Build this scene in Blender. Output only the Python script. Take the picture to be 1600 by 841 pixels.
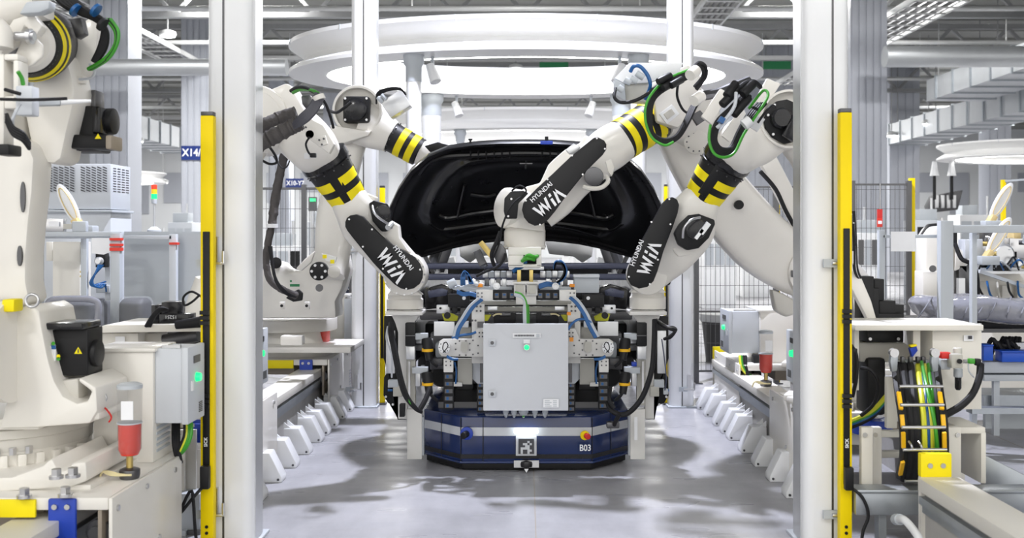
import bpy, bmesh, math, random
from mathutils import Vector, Matrix
random.seed(7)
PI = math.pi
SC = bpy.context.scene
COL = SC.collection
for o in list(bpy.data.objects): bpy.data.objects.remove(o)
# ---------------------------------------------------------------- camera
H0, CX, CY, F = 1.53, 822.0, 370.0, 1600.0      # eye height (m), vanishing point and focal length (px of a 1600 px frame)
cam_d = bpy.data.cameras.new('camera'); cam = bpy.data.objects.new('camera', cam_d); COL.objects.link(cam)
cam_d.sensor_width = 36; cam_d.lens = 36
cam_d.shift_x = (800 - CX) / 1600; cam_d.shift_y = (CY - 420.5) / 1600
cam.location = (0, 0, H0); cam.rotation_euler = (PI / 2, 0, 0)
cam_d.clip_end = 300
cam_d.dof.use_dof = True; cam_d.dof.focus_distance = 6.6; cam_d.dof.aperture_fstop = 3.2
SC.camera = cam
# ---------------------------------------------------------------- light
SC.view_settings.view_transform = 'Standard'; SC.view_settings.look = 'None'
SC.view_settings.gamma = 1; SC.view_settings.use_curve_mapping = False
SC.view_settings.exposure = 0.27
w = bpy.data.worlds.new('world'); SC.world = w; w.use_nodes = True
bg = w.node_tree.nodes['Background']; bg.inputs[0].default_value = (1, .985, .955, 1); bg.inputs[1].default_value = 1.38
def area(name, loc, size, power, size_y=None, color=(1, .985, .96), rot=(0, 0, 0)):
    l = bpy.data.lights.new(name, 'AREA'); l.energy = power; l.size = size; l.color = color
    if size_y: l.shape = 'RECTANGLE'; l.size_y = size_y
    o = bpy.data.objects.new(name, l); COL.objects.link(o); o.location = loc; o.rotation_euler = rot
    return o
area('hall_and_fill_light', (0.15, 8.3, 7.8), .28, 840, color=(.84, .86, 1))                    # hall lamp over the cell: throws the floor shadows
for x, y, p in ((-9, 18, 560), (9, 18, 560), (0, 23, 500), (-5, -3, 300), (3, -3, 200)):  # the pair behind the camera is added fill for the upright faces
    area('hall_and_fill_light', (x, y, 8.2), 1.2, p)
for x in (-22, -8, 8, 22):
    for y in (30, 47, 64):  # farthest row is added to brighten the back wall
        area('hall_and_fill_light', (x, y, 8.4), 3, 1650)
# ---------------------------------------------------------------- helpers
SF = 1.0                                              # pushes a whole group of things farther back
def P(px, py, s):
    s = s * SF
    return Vector(((px - CX) / s, F / s, H0 - (py - CY) / s))
def vec(a): return a if isinstance(a, Vector) else Vector(a)
def tag(o, label, cat, group=None, kind=None):
    if label: o['label'] = label
    if cat: o['category'] = cat
    if group: o['group'] = group
    if kind: o['kind'] = kind
    return o
def thing(name, label, cat, loc=(0, 0, 0), group=None):
    o = bpy.data.objects.new(name, None); COL.objects.link(o); o.location = loc; o.empty_display_size = .1
    return tag(o, label, cat, group)
def rootloc(o):
    while o.parent: o = o.parent
    return Vector(o.location)
def catmull(pts, n=6):
    pts = [vec(p) for p in pts]
    if len(pts) < 3: return pts
    out = []
    for i in range(len(pts) - 1):
        p0 = pts[max(i - 1, 0)]; p1 = pts[i]; p2 = pts[i + 1]; p3 = pts[min(i + 2, len(pts) - 1)]
        for k in range(n):
            t = k / n
            out.append(.5 * ((2 * p1) + (p2 - p0) * t + (2 * p0 - 5 * p1 + 4 * p2 - p3) * t * t + (3 * p1 - p0 - 3 * p2 + p3) * t ** 3))
    out.append(pts[-1])
    return out
def frame(ax, ref=None):
    ax = vec(ax).normalized()
    ref = vec(ref) if ref else (Vector((0, 1, 0)) if abs(ax.y) < .9 else Vector((0, 0, 1)))
    u = ax.cross(ref).normalized(); v = u.cross(ax).normalized()
    return ax, u, v
class MB:
    """collects shapes (world coordinates) and links them as ONE mesh object"""
    def __init__(s): s.v = []; s.f = []
    def add(s, vs, fs):
        b = len(s.v); s.v += [vec(p) for p in vs]; s.f += [tuple(i + b for i in f) for f in fs]; return s
    def bb(s, x0, x1, y0, y1, z0, z1):
        x0, x1 = sorted((x0, x1)); y0, y1 = sorted((y0, y1)); z0, z1 = sorted((z0, z1))
        return s.add([(x0, y0, z0), (x1, y0, z0), (x1, y1, z0), (x0, y1, z0), (x0, y0, z1), (x1, y0, z1), (x1, y1, z1), (x0, y1, z1)],
                     [(3, 2, 1, 0), (4, 5, 6, 7), (0, 1, 5, 4), (1, 2, 6, 5), (2, 3, 7, 6), (3, 0, 4, 7)])
    def pb(s, a, b, c, d, sc, depth):                    # box whose front is this rectangle at that scale
        p = P(a, b, sc); q = P(c, d, sc)
        return s.bb(p.x, q.x, p.y, p.y + depth, p.z, q.z)
    def ob(s, c, ax, u, l, wu, wv):                      # oriented box: along ax length l, along u width wu
        c = vec(c); ax = vec(ax).normalized(); u = vec(u); u = (u - ax * u.dot(ax)).normalized(); v = ax.cross(u)
        pts = [c + ax * (i * l / 2) + u * (j * wu / 2) + v * (k * wv / 2) for i in (-1, 1) for j in (-1, 1) for k in (-1, 1)]
        return s.add(pts, [(0, 1, 3, 2), (4, 6, 7, 5), (0, 4, 5, 1), (2, 3, 7, 6), (0, 2, 6, 4), (1, 5, 7, 3)])
    def bar(s, p, q, wu, wv, u=(0, 1, 0)):               # oriented box from p to q
        p = vec(p); q = vec(q)
        return s.ob((p + q) / 2, q - p, u if abs((q - p).normalized().dot(vec(u))) < .95 else (0, 0, 1), (q - p).length, wu, wv)
    def cyl(s, p, q, r, r2=None, n=16):
        return s.lathe(p, vec(q) - vec(p), [(r, 0), (r if r2 is None else r2, (vec(q) - vec(p)).length)], n)
    def lathe(s, p, axis, prof, n=20, a0=0, a1=2 * PI, ref=None):
        p = vec(p); ax, u, v = frame(axis, ref); full = abs(a1 - a0 - 2 * PI) < 1e-4
        m = n if full else n + 1; vs = []; fs = []
        for r, h in prof:
            for k in range(m):
                a = a0 + (a1 - a0) * k / n
                vs.append(p + ax * h + (u * math.cos(a) + v * math.sin(a)) * r)
        for i in range(len(prof) - 1):
            for k in range(n):
                fs.append((i * m + k, i * m + (k + 1) % m, (i + 1) * m + (k + 1) % m, (i + 1) * m + k))
        if full:
            if prof[0][0] > 1e-6: fs.append(tuple(range(m))[::-1])
            if prof[-1][0] > 1e-6: fs.append(tuple((len(prof) - 1) * m + k for k in range(m)))
        return s.add(vs, fs)
    def tube(s, pts, r, n=8, smooth=True, k=5):
        pts = catmull(pts, k) if smooth else [vec(p) for p in pts]
        rings = []; up = None
        for i, p in enumerate(pts):
            t = (pts[min(i + 1, len(pts) - 1)] - pts[max(i - 1, 0)])
            if t.length < 1e-9: t = Vector((0, 0, 1))
            t.normalize()
            if up is None: up = Vector((0, 1, 0)) if abs(t.y) < .9 else Vector((1, 0, 0))
            u = t.cross(up)
            if u.length < 1e-4: u = t.orthogonal()
            u.normalize(); v = u.cross(t).normalized(); up = v
            rr = r[min(i * len(r) // len(pts), len(r) - 1)] if isinstance(r, (list, tuple)) else r
            rings.append([p + (u * math.cos(2 * PI * j / n) + v * math.sin(2 * PI * j / n)) * rr for j in range(n)])
        return s.loft(rings)
    def loft(s, rings, cap=True):
        n = len(rings[0]); vs = [p for r in rings for p in r]; fs = []
        for i in range(len(rings) - 1):
            for j in range(n):
                fs.append((i * n + j, i * n + (j + 1) % n, (i + 1) * n + (j + 1) % n, (i + 1) * n + j))
        if cap: fs.append(tuple(range(n))[::-1]); fs.append(tuple((len(rings) - 1) * n + j for j in range(n)))
        return s.add(vs, fs)
    def prism(s, pts, d):
        pts = [vec(p) for p in pts]; d = vec(d); n = len(pts)
        return s.add(pts + [p + d for p in pts], [tuple(range(n)), tuple(range(2 * n - 1, n - 1, -1))] + [(i, i + n, (i + 1) % n + n, (i + 1) % n) for i in range(n)])
    def plate(s, px, sc, depth, sc2=None):               # outline given in photo pixels, stood at its own distance, with thickness
        n = len(px)
        return s.prism([P(a, b, sc if sc2 is None else sc + (sc2 - sc) * i / (n - 1)) for i, (a, b) in enumerate(px)], (0, depth, 0))
    def limb(s, secs, ex=2.6, n=24, sub=4):
        """tapering casting: secs = (px, py, scale, half width px, half depth m); smooth along its length"""
        c = [P(a, b, sc) for a, b, sc, hw, hd in secs]; ws = [Vector((hw / sc, hd, 0)) for a, b, sc, hw, hd in secs]
        if sub > 1 and len(secs) > 2: c = catmull(c, sub); ws = catmull(ws, sub)
        rings = []
        for i, p in enumerate(c):
            t = (c[min(i + 1, len(c) - 1)] - c[max(i - 1, 0)]).normalized()
            d = Vector((0, 1, 0)); d = (d - t * d.dot(t)).normalized(); u = t.cross(d)
            ring = []
            for j in range(n):
                a = 2 * PI * j / n; ca, sa = math.cos(a), math.sin(a)
                ring.append(p + u * (math.copysign(abs(ca) ** (2 / ex), ca) * ws[i].x) + d * (math.copysign(abs(sa) ** (2 / ex), sa) * ws[i].y))
            rings.append(ring)
        return s.loft(rings)
    def build(s, name, mat, parent=None, bevel=0, seg=2, ang=38, label=None, cat=None, group=None, kind=None):
        me = bpy.data.meshes.new(name)
        if parent: off = rootloc(parent)
        else:
            xs = [p.x for p in s.v]; ys = [p.y for p in s.v]; zs = [p.z for p in s.v]
            off = Vector(((min(xs) + max(xs)) / 2, (min(ys) + max(ys)) / 2, min(zs)))
        me.from_pydata([tuple(p - off) for p in s.v], [], s.f)
        bm = bmesh.new(); bm.from_mesh(me)
        bmesh.ops.recalc_face_normals(bm, faces=bm.faces)
        if bevel:
            es = [e for e in bm.edges if len(e.link_faces) == 2 and e.calc_face_angle(0) > math.radians(ang)]
            bmesh.ops.bevel(bm, geom=es, offset=bevel, segments=seg, affect='EDGES', clamp_overlap=True, profile=.5)
        bm.to_mesh(me); bm.free()
        for p in me.polygons: p.use_smooth = True
        me.set_sharp_from_angle(angle=math.radians(ang))
        me.materials.append(M[mat] if isinstance(mat, str) else mat)
        o = bpy.data.objects.new(name, me); COL.objects.link(o)
        if parent: o.parent = parent
        else: o.location = off
        return tag(o, label, cat, group, kind)
def copy_tree(o, d=None, label=None, parent=None, group=None):
    c = o.copy(); COL.objects.link(c); c.parent = parent
    if d is not None: c.location = Vector(o.location) + vec(d)
    if label: c['label'] = label
    if group: c['group'] = group
    for ch in list(o.children): copy_tree(ch, parent=c)
    return c
def text(name, body, size, loc, mat, parent, R=(1, 0, 0), U=(0, 0, 1), bold=0, align='CENTER', sx=1):
    cu = bpy.data.curves.new(name, 'FONT'); cu.body = body; cu.size = size; cu.align_x = align; cu.align_y = 'CENTER'; cu.offset = bold; cu.extrude = .0008; cu.resolution_u = 3
    t = bpy.data.objects.new(name, cu); COL.objects.link(t)
    me = bpy.data.meshes.new_from_object(t.evaluated_get(bpy.context.evaluated_depsgraph_get()))
    bpy.data.objects.remove(t)
    R = vec(R).normalized(); U = vec(U).normalized(); N = R.cross(U); loc = vec(loc)
    off = rootloc(parent) if parent else Vector()
    for v in me.vertices: v.co = loc + R * v.co.x * sx + U * v.co.y + N * v.co.z - off
    me.materials.clear(); me.materials.append(M[mat]); me.name = name
    o = bpy.data.objects.new(name, me); COL.objects.link(o); o.parent = parent
    return o
# ---------------------------------------------------------------- materials (all procedural)
M = {}
def mat(name, col, rough=.5, metal=0, var=.06, scale=9, bump=0, bscale=60, coat=0, emit=0, ecol=None, alpha=1, trans=0, rvar=.08, stretch=None):
    m = bpy.data.materials.new(name); m.use_nodes = True; nt = m.node_tree; b = nt.nodes['Principled BSDF']
    tc = nt.nodes.new('ShaderNodeTexCoord'); nz = nt.nodes.new('ShaderNodeTexNoise'); nz.inputs['Scale'].default_value = scale; nz.inputs['Detail'].default_value = 4
    src = tc.outputs['Object']
    if stretch:
        mp = nt.nodes.new('ShaderNodeMapping'); mp.inputs['Scale'].default_value = stretch; nt.links.new(src, mp.inputs[0]); src = mp.outputs[0]
    nt.links.new(src, nz.inputs['Vector'])
    rp = nt.nodes.new('ShaderNodeMix'); rp.data_type = 'RGBA'
    rp.inputs[6].default_value = tuple(max(0, c * (1 - var)) for c in col) + (1,); rp.inputs[7].default_value = tuple(min(1, c * (1 + var)) for c in col) + (1,)
    nt.links.new(nz.outputs['Fac'], rp.inputs[0]); nt.links.new(rp.outputs[2], b.inputs['Base Color'])
    mr = nt.nodes.new('ShaderNodeMapRange'); mr.inputs[3].default_value = max(.02, rough - rvar); mr.inputs[4].default_value = min(1, rough + rvar)
    nt.links.new(nz.outputs['Fac'], mr.inputs[0]); nt.links.new(mr.outputs[0], b.inputs['Roughness'])
    b.inputs['Metallic'].default_value = metal; b.inputs['Coat Weight'].default_value = coat; b.inputs['Coat Roughness'].default_value = .12
    if bump:
        n2 = nt.nodes.new('ShaderNodeTexNoise'); n2.inputs['Scale'].default_value = bscale; nt.links.new(src, n2.inputs['Vector'])
        bp = nt.nodes.new('ShaderNodeBump'); bp.inputs['Strength'].default_value = bump; bp.inputs['Distance'].default_value = .01
        nt.links.new(n2.outputs['Fac'], bp.inputs['Height']); nt.links.new(bp.outputs[0], b.inputs['Normal'])
    if emit: b.inputs['Emission Color'].default_value = tuple(ecol or col) + (1,); b.inputs['Emission Strength'].default_value = emit
    if alpha < 1: b.inputs['Alpha'].default_value = alpha
    if trans: b.inputs['Transmission Weight'].default_value = trans; b.inputs['IOR'].default_value = 1.3
    if 'yellow' in name and not 'hose' in name: b.inputs['Specular IOR Level'].default_value = .25
    if max(col) < .03: b.inputs['Specular IOR Level'].default_value = .3
    M[name] = m
    return m
mat('robot_white', (.80, .775, .72), .38, var=.03, coat=.2)
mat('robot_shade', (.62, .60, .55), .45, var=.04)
mat('post_white', (.83, .84, .85), .32, var=.015, coat=.2)
mat('ring_white', (.86, .86, .85), .35, var=.02)
mat('ivory', (.78, .755, .69), .45, var=.03)
mat('black', (.011, .011, .012), .45, var=.3)
mat('black_gloss', (.012, .012, .014), .25, var=.2, coat=.3)
mat('hood_black', (.006, .006, .007), .3, var=.2, coat=.25)
mat('rubber', (.014, .014, .016), .6, var=.3)
mat('sleeve', (.075, .068, .066), .75, var=.35, scale=25, bump=.6, bscale=45)
mat('yellow', (1.0, .74, .0), .5, var=.02)
mat('tape_yellow', (.92, .76, .01), .5, var=.03)
mat('blue_paint', (.01, .05, .42), .4)
mat('agv_blue', (.008, .024, .11), .22, var=.12, coat=.5)
mat('agv_light', (.62, .64, .67), .35)
mat('cab_grey', (.60, .63, .67), .45, var=.02)
mat('panel_grey', (.61, .63, .665), .5, var=.02, bump=.08, bscale=300)
mat('frame_grey', (.50, .535, .57), .45, var=.03)
mat('steel', (.62, .62, .63), .3, 1, var=.08)
mat('steel_dark', (.13, .13, .135), .4, .9, var=.15)
mat('galv', (.42, .45, .48), .42, .85, var=.16, scale=14)
mat('alu', (.70, .71, .72), .35, .7, var=.05)
mat('bar_slate', (.085, .095, .15), .3, .3, var=.1)
mat('brass', (.62, .47, .16), .35, .7)
mat('tool_white', (.72, .71, .68), .4, var=.03)
mat('tool_tan', (.50, .49, .44), .45, var=.06)
mat('orange', (.85, .30, .02), .5)
mat('amber', (.95, .52, .01), .45)
mat('red', (.62, .02, .015), .4)
mat('red_oil', (.78, .03, .008), .3, coat=.5)
mat('hose_blue', (.01, .10, .30), .35)
mat('hose_green', (.05, .33, .025), .4)
mat('hose_yellow', (.72, .72, .04), .4)
mat('wire_cream', (.75, .66, .38), .5)
mat('cable_grey', (.07, .07, .085), .5)
mat('sign_blue', (.006, .025, .16), .45)
mat('print_white', (.85, .86, .88), .5)
mat('print_dark', (.06, .06, .07), .6)
mat('paper', (.87, .88, .9), .6)
mat('concrete', (.46, .45, .43), .7, var=.12, bump=.15)
mat('tan_steel', (.36, .31, .25), .5, .3, var=.15)
mat('led_white', (1, 1, 1), .4, emit=8, ecol=(1, .985, .95))
mat('lamp_white', (1, 1, 1), .4, emit=14, ecol=(1, 1, 1))
mat('led_green', (.01, .45, .12), .3, emit=1.3, ecol=(.01, 1, .22))
mat('led_red', (.7, .03, .01), .3, emit=1.0, ecol=(1, .05, .02))
mat('led_amber', (.8, .4, .01), .3, emit=.7, ecol=(1, .5, .02))
mat('agv_lamp', (1, 1, 1), .3, emit=6, ecol=(.9, .97, 1))
mat('screen_green', (.02, .3, .1), .3, emit=1.2, ecol=(.05, .9, .3))
mat('film', (.75, .77, .8), .12, alpha=.16, bump=.9, bscale=22, rvar=.05)
mat('plastic_film', (.26, .265, .30), .1, var=.35, scale=6, bump=1, bscale=14, alpha=.95)
mat('clear_cup', (.35, .35, .35), .1, alpha=.2)
mat('fabric_black', (.03, .032, .038), .6, var=.3)
mat('skin', (.60, .33, .22), .5)
mat('shirt_blue', (.03, .09, .25), .8, bump=.2)
mat('trousers', (.03, .05, .12), .8)
mat('hair', (.015, .012, .01), .6)
mat('ceiling_grey', (.27, .275, .26), .7, var=.15, scale=2)
mat('beam_grey', (.26, .265, .27), .6, var=.1)
mat('pipe_grey', (.55, .56, .56), .45, .3)
mat('duct', (.50, .52, .54), .42, .6, var=.1, scale=3)
mat('clad', (.42, .44, .49), .5, .1, var=.04)
mat('wall_far', (.70, .72, .74), .7, var=.08, scale=.5)
mat('green_sign', (.02, .22, .08), .5)
mat('red_print', (.75, .04, .02), .5)
mat('gold', (.72, .56, .26), .4)
mat('seat_bin_blue', (.01, .09, .55), .4)
mat('trash', (.05, .05, .05), .5)
mat('bag', (.55, .56, .56), .4, bump=.6, bscale=30)
mat('glow_panel', (1, 1, 1), .5, emit=1.6, ecol=(1, .99, .96))
# ================================================================ the setting
def floor_mat():
    m = bpy.data.materials.new('floor_epoxy'); m.use_nodes = True; nt = m.node_tree; b = nt.nodes['Principled BSDF']; L = nt.links.new
    tc = nt.nodes.new('ShaderNodeTexCoord')
    def noise(sc, det, st=(1, 1, 1)):
        mp = nt.nodes.new('ShaderNodeMapping'); mp.inputs['Scale'].default_value = st; L(tc.outputs['Object'], mp.inputs[0])
        n = nt.nodes.new('ShaderNodeTexNoise'); n.inputs['Scale'].default_value = sc; n.inputs['Detail'].default_value = det; n.inputs['Roughness'].default_value = .65; L(mp.outputs[0], n.inputs['Vector']); return n.outputs['Fac']
    big = noise(1.1, 5); fine = noise(7, 8, (1, .35, 1)); scr = noise(2, 3, (.5, 1.6, 1))
    r = nt.nodes.new('ShaderNodeValToRGB'); r.color_ramp.elements[0].position = .32; r.color_ramp.elements[0].color = (.27, .27, .285, 1); r.color_ramp.elements[1].position = .68; r.color_ramp.elements[1].color = (.40, .40, .425, 1)
    mx = nt.nodes.new('ShaderNodeMix'); mx.inputs[0].default_value = .5; L(big, mx.inputs[2]); L(fine, mx.inputs[3]); L(mx.outputs[0], r.inputs[0]); L(r.outputs[0], b.inputs['Base Color'])
    mr = nt.nodes.new('ShaderNodeMapRange'); mr.inputs[1].default_value = .3; mr.inputs[2].default_value = .7; mr.inputs[3].default_value = .2; mr.inputs[4].default_value = .5
    L(scr, mr.inputs[0]); L(mr.outputs[0], b.inputs['Roughness'])
    b.inputs['Specular IOR Level'].default_value = .28
    return m
M['floor_epoxy'] = floor_mat()
fl = MB().bb(-45, 45, -6, 75, -.05, 0).build('floor', 'floor_epoxy', kind='structure')
for x in (.05, -3.6, 3.6): MB().bb(x - .0025, x + .0025, 1, 14, -.002, .0012).build('floor_joint', 'tan_steel', fl)
ceil = MB().bb(-45, 45, -6, 75, 9.4, 9.5).build('ceiling', 'ceiling_grey', kind='structure')
for k in range(32):                                        # ribs of the roof deck
    MB().bb(-45, 45, 12 + k * 1.9, 12.5 + k * 1.9, 9.28, 9.4).build('deck_rib', 'ceiling_grey', ceil)
wb = MB().bb(-45, 45, 75, 75.3, 0, 9.5).build('wall_back', 'wall_far', kind='structure')
for k in range(36): MB().bb(-44 + k * 2.5, -42.6 + k * 2.5, 74.9, 75, 3.2 + (k % 3) * .8, 6.2).build('wall_panel', 'clad', wb)
for nm, x in (('wall_left', -45.3), ('wall_right', 45)): MB().bb(x, x + .3, -6, 75, 0, 9.5).build(nm, 'wall_far', kind='structure')
# roof girders and service pipes across the hall
for k, y in enumerate((17, 23, 29, 36, 44, 54)):
    g = MB().bb(-45, 45, y, y + .25, 8.85, 9.02).bb(-45, 45, y, y + .25, 7.75, 7.9)
    x = -40
    while x < 40:
        g.bar((x, y + .12, 7.85), (x + 1, y + .12, 8.9), .1, .1).bar((x + 1, y + .12, 8.9), (x + 2, y + .12, 7.85), .1, .1); x += 2
    g.build('trim_%d' % (k + 1), 'beam_grey', kind='structure')
pipe_l = ['nearest thin grey service pipe under the roof', 'second thin grey service pipe under the roof', 'third thin grey service pipe under the roof', 'fourth thin grey service pipe under the roof',
          'fifth thin grey service pipe under the roof', 'sixth thin grey service pipe under the roof', 'seventh thin grey service pipe under the roof', 'farthest thin grey service pipe under the roof']
for k, (y, z) in enumerate(((14.5, 7.9), (18.5, 7.7), (20.5, 7.55), (24.5, 7.6), (27, 7.55), (32, 7.6), (39, 7.55), (48, 7.6))):
    m = MB().cyl((-40, y, z), (40, y, z), .07, n=10)
    for x in range(-39, 40, 6): m.cyl((x, y, z), (x, y, 9.4), .018, n=5)
    m.build('service_pipe', 'pipe_grey', label=pipe_l[k], cat='pipe', group='service pipes under the roof')
MB().cyl((-13.5, 24, 5.5), (-5.6, 24, 5.5), .2, n=18).build('round_duct', 'duct', label='fat round silver duct crossing behind the left gate post', cat='duct')
MB().cyl((8.4, 24, 5.75), (13.0, 24, 5.75), .25, n=18).build('round_duct', 'duct', label='fat round silver duct under the roof on the right', cat='duct')
# rectangular ducts running down the hall with flanges
def duct(x0, x1, y0, y1, z0, z1, label, step=1.3):
    t = thing('air_duct', label, 'duct', ((x0 + x1) / 2, y0, z0), 'rectangular air ducts')
    MB().bb(x0, x1, y0, y1, z0, z1).build('duct_body', 'duct', t)
    y = y0
    while y <= y1 + .01:
        MB().bb(x0 - .05, x1 + .05, y - .03, y + .03, z0 - .05, z0).bb(x0 - .05, x1 + .05, y - .03, y + .03, z1, z1 + .05).bb(x0 - .05, x0, y - .03, y + .03, z0, z1).bb(x1, x1 + .05, y - .03, y + .03, z0, z1).build('flange', 'galv', t)
        y += step
    for yy in (y0 + 1, (y0 + y1) / 2, y1 - 1):
        for x in (x0, x1): MB().cyl((x, yy, z1), (x, yy, 9.4), .02, n=5).build('hanger', 'beam_grey', t)
duct(13.3, 15.2, 15, 34, 6.03, 6.72, 'upper rectangular galvanised duct ending short on the right')
duct(15.6, 17.2, 18, 44, 5.5, 6.35, 'lower long rectangular galvanised duct on the right')
duct(-17.6, -15.8, 26, 50, 5.6, 6.5, 'rectangular galvanised duct on the left beyond the stack light')
def tray(x0, x1, y0, y1, z, label):
    t = thing('cable_tray', label, 'cable tray', (x0, y0, z), 'cable trays')
    for x in (x0, x1): MB().bb(x - .03, x + .03, y0, y1, z, z + .14).build('side_rail', 'pipe_grey', t)
    y = y0; me = None
    while y < y1:
        MB().bb(x0, x1, y, y + .08, z, z + .03).build('rung', 'pipe_grey', t); y += .7
    m = MB()
    for k in range(5): m.tube([(x0 + .15 + k * (x1 - x0 - .3) / 4, y0, z + .06), (x0 + .15 + k * (x1 - x0 - .3) / 4 + .03, y1, z + .06)], .035, 6)
    m.build('tray_cables', 'steel_dark', t, kind='stuff')
tray(9.2, 10.5, 13, 38, 7.1, 'wide cable tray under the roof on the right')
tray(-12.0, -10.9, 13, 46, 7.3, 'cable tray under the roof on the left, leading to a lamp')
tray(4.4, 5.3, 16, 40, 7.3, 'cable tray above the right side of the big ring canopy')
# hall columns with ribbed cladding
def hall_column(px0, px1, s, depth, label, ribs, mat_='clad', top=9.4):
    a = P(px0, 0, s); b = P(px1, 0, s)
    t = thing('hall_column', label, 'column', ((a.x + b.x) / 2, a.y, 0), 'clad building columns')
    MB().bb(a.x, b.x, a.y, a.y + depth, 0, top).build('column_core', mat_, t)
    n = max(2, int((b.x - a.x) / ribs))
    for k in range(n):
        x = a.x + (b.x - a.x) * (k + .15) / n
        MB().bb(x, x + (b.x - a.x) / n * .7, a.y - .03, a.y, 0, top).build('cladding_rib', mat_, t)
    return t
hall_column(140, 200, 63, .9, 'grey clad hall column behind the grey vented cabinet', .16)
hall_column(1329, 1386, 63, .9, 'pale grey clad hall column beside the right gate post', .16)
hall_column(283, 372, 45, 1.2, 'grey clad hall column carrying the blue X14 sign', .2)
hall_column(1086, 1161, 40, 1.5, 'darker grey hall column behind the right far gate post', .22)
hall_column(1161, 1251, 38, 1.5, 'wide grey hall column above the right rear robot', .22)
hall_column(1390, 1437, 36, 1, 'dim grey hall column behind the right fence', .3)
hall_column(1545, 1580, 36, 1, 'hall column behind the far right ring canopy', .3)
hall_column(420, 452, 34, 1, 'far hall column left of the second fence sign', .3)
hall_column(505, 545, 36, 1, 'far hall column right of the second fence sign', .3)
# lamps hanging under the roof
lamp_l = [(262, 57, 52, 'bright ceiling lamp left of the gate post'), (215, 222, 40, 'lower bright ceiling lamp between the column and the stack light'), (806, 108, 42, 'ceiling lamp seen through the big ring canopy'),
          (1531, 168, 44, 'rightmost ceiling lamp under the long duct'), (1451, 194, 40, 'middle ceiling lamp under the long duct'), (1393, 213, 37, 'leftmost ceiling lamp under the long duct'),
          (220, 282, 34, 'small far ceiling lamp left of the stack light'), (255, 286, 32, 'small far ceiling lamp right of the stack light'), (58, 286, 42, 'ceiling lamp beside the near robot arm')]
for px, py, s, lab in lamp_l:
    c = P(px, py, s); t = thing('ceiling_lamp', lab, 'lamp', c, 'hall ceiling lamps')
    MB().lathe(c, (0, 0, 1), [(.20, 0), (.26, .04), (.24, .14), (.10, .2)], 16).build('housing', 'pipe_grey', t)
    MB().lathe(c - Vector((0, 0, .03)), (0, 0, 1), [(.10, 0), (.21, .025), (.21, .03)], 16).build('lens', 'lamp_white', t)
    MB().cyl(c + Vector((0, 0, .2)), (c.x, c.y, 9.4), .02, n=6).build('rod', 'beam_grey', t)
# green sign boards high up
for px0, px1, py0, py1, s, lab in ((843, 888, 97, 109, 38, 'green sign board seen through the big ring canopy'), (1193, 1236, 92, 108, 40, 'green sign board right of the big ring canopy')):
    t = thing('sign_board', lab, 'sign', P((px0 + px1) / 2, py1, s))
    MB().pb(px0, py0, px1, py1, s, .06).build('board', 'green_sign', t)
    for px in (px0 + 4, px1 - 4): q = P(px, py0, s); MB().cyl(q + Vector((0, .03, 0)), (q.x, q.y + .03, 9.4), .015, n=5).build('hanger', 'beam_grey', t)
for (px0, py0, px1, py1, s, body, lab, sz) in ((283, 228, 322, 250, 45.11, 'X14/Y7', 'blue column sign reading X14 on the clad column', .36), (446, 279, 474, 294, 41, 'X10-Y7', 'blue sign reading X10-Y7 above the left fence', .24)):
    t = thing('location_sign', lab, 'sign', P((px0 + px1) / 2, py1, s))
    MB().pb(px0, py0, px1, py1, s, .05).build('board', 'sign_blue', t)
    w_ = (px1 - px0) / s
    q = P(px0, (py0 + py1) / 2, s)
    text('lettering', body, sz, q + Vector((.04, -.012, 0)), 'print_white', t, align='LEFT', bold=.006, sx=.9)
    if s == 41: MB().bb(q.x + .3, q.x + .34, q.y + .05, q.y + .1, q.z, 9.4).build('hanger', 'beam_grey', t)
# ---------------------------------------------------------------- ring canopies
def ell(cx, cy, a, b, r, z, n=72): return [Vector((cx + (a - r) * math.cos(2 * PI * k / n), cy + (b - r) * math.sin(2 * PI * k / n), z)) for k in range(n)]
def ring(cx, cy, label, z=3.42, a=2.79, b=1.87, cols=True):
    t = thing('ring_canopy', label, 'canopy', (cx, cy, z), 'white ring canopies over the cells')
    prof = [(0, .36), (0, .315), (.17, .20), (.19, .17), (.15, .13), (0, .04), (0, 0), (.40, -.005), (.44, 0), (.44, .02), (.40, .36), (0, .36)]
    MB().loft([ell(cx, cy, a, b, r, z + h) for r, h in prof], cap=False).build('ring_body', 'ring_white', t, ang=25)
    for k in range(12):                                      # seams between the fascia segments
        an = 2 * PI * (k + .5) / 12
        p = Vector((cx + a * math.cos(an), cy + b * math.sin(an), z + .335)); n_ = Vector((math.cos(an), math.sin(an), 0)); tt = Vector((-math.sin(an), math.cos(an), 0))
        MB().ob(p, (0, 0, 1), n_, .06, .012, .008).build('seam', 'frame_grey', t)
    MB().loft([ell(cx, cy, a, b, r, z + h) for r, h in ((.452, -.005), (.452, .025), (.475, .025), (.475, -.005), (.452, -.005))], cap=False).build('led_strip', 'led_white', t)
    return t
ring(0, 12.17, 'big white double-edged ring canopy with light strip above the car')
ring(0, 19.57, 'second white ring canopy seen under the big one')
ring(0, 26.97, 'third white ring canopy farthest down the line')
ring(0, 4.38, 'white ring canopy overhead above the near gate')
ring(12.9, 25, 'white ring canopy far at the right edge')
ring(-15.5, 36, 'distant white ring canopy behind the stack light')
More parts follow.
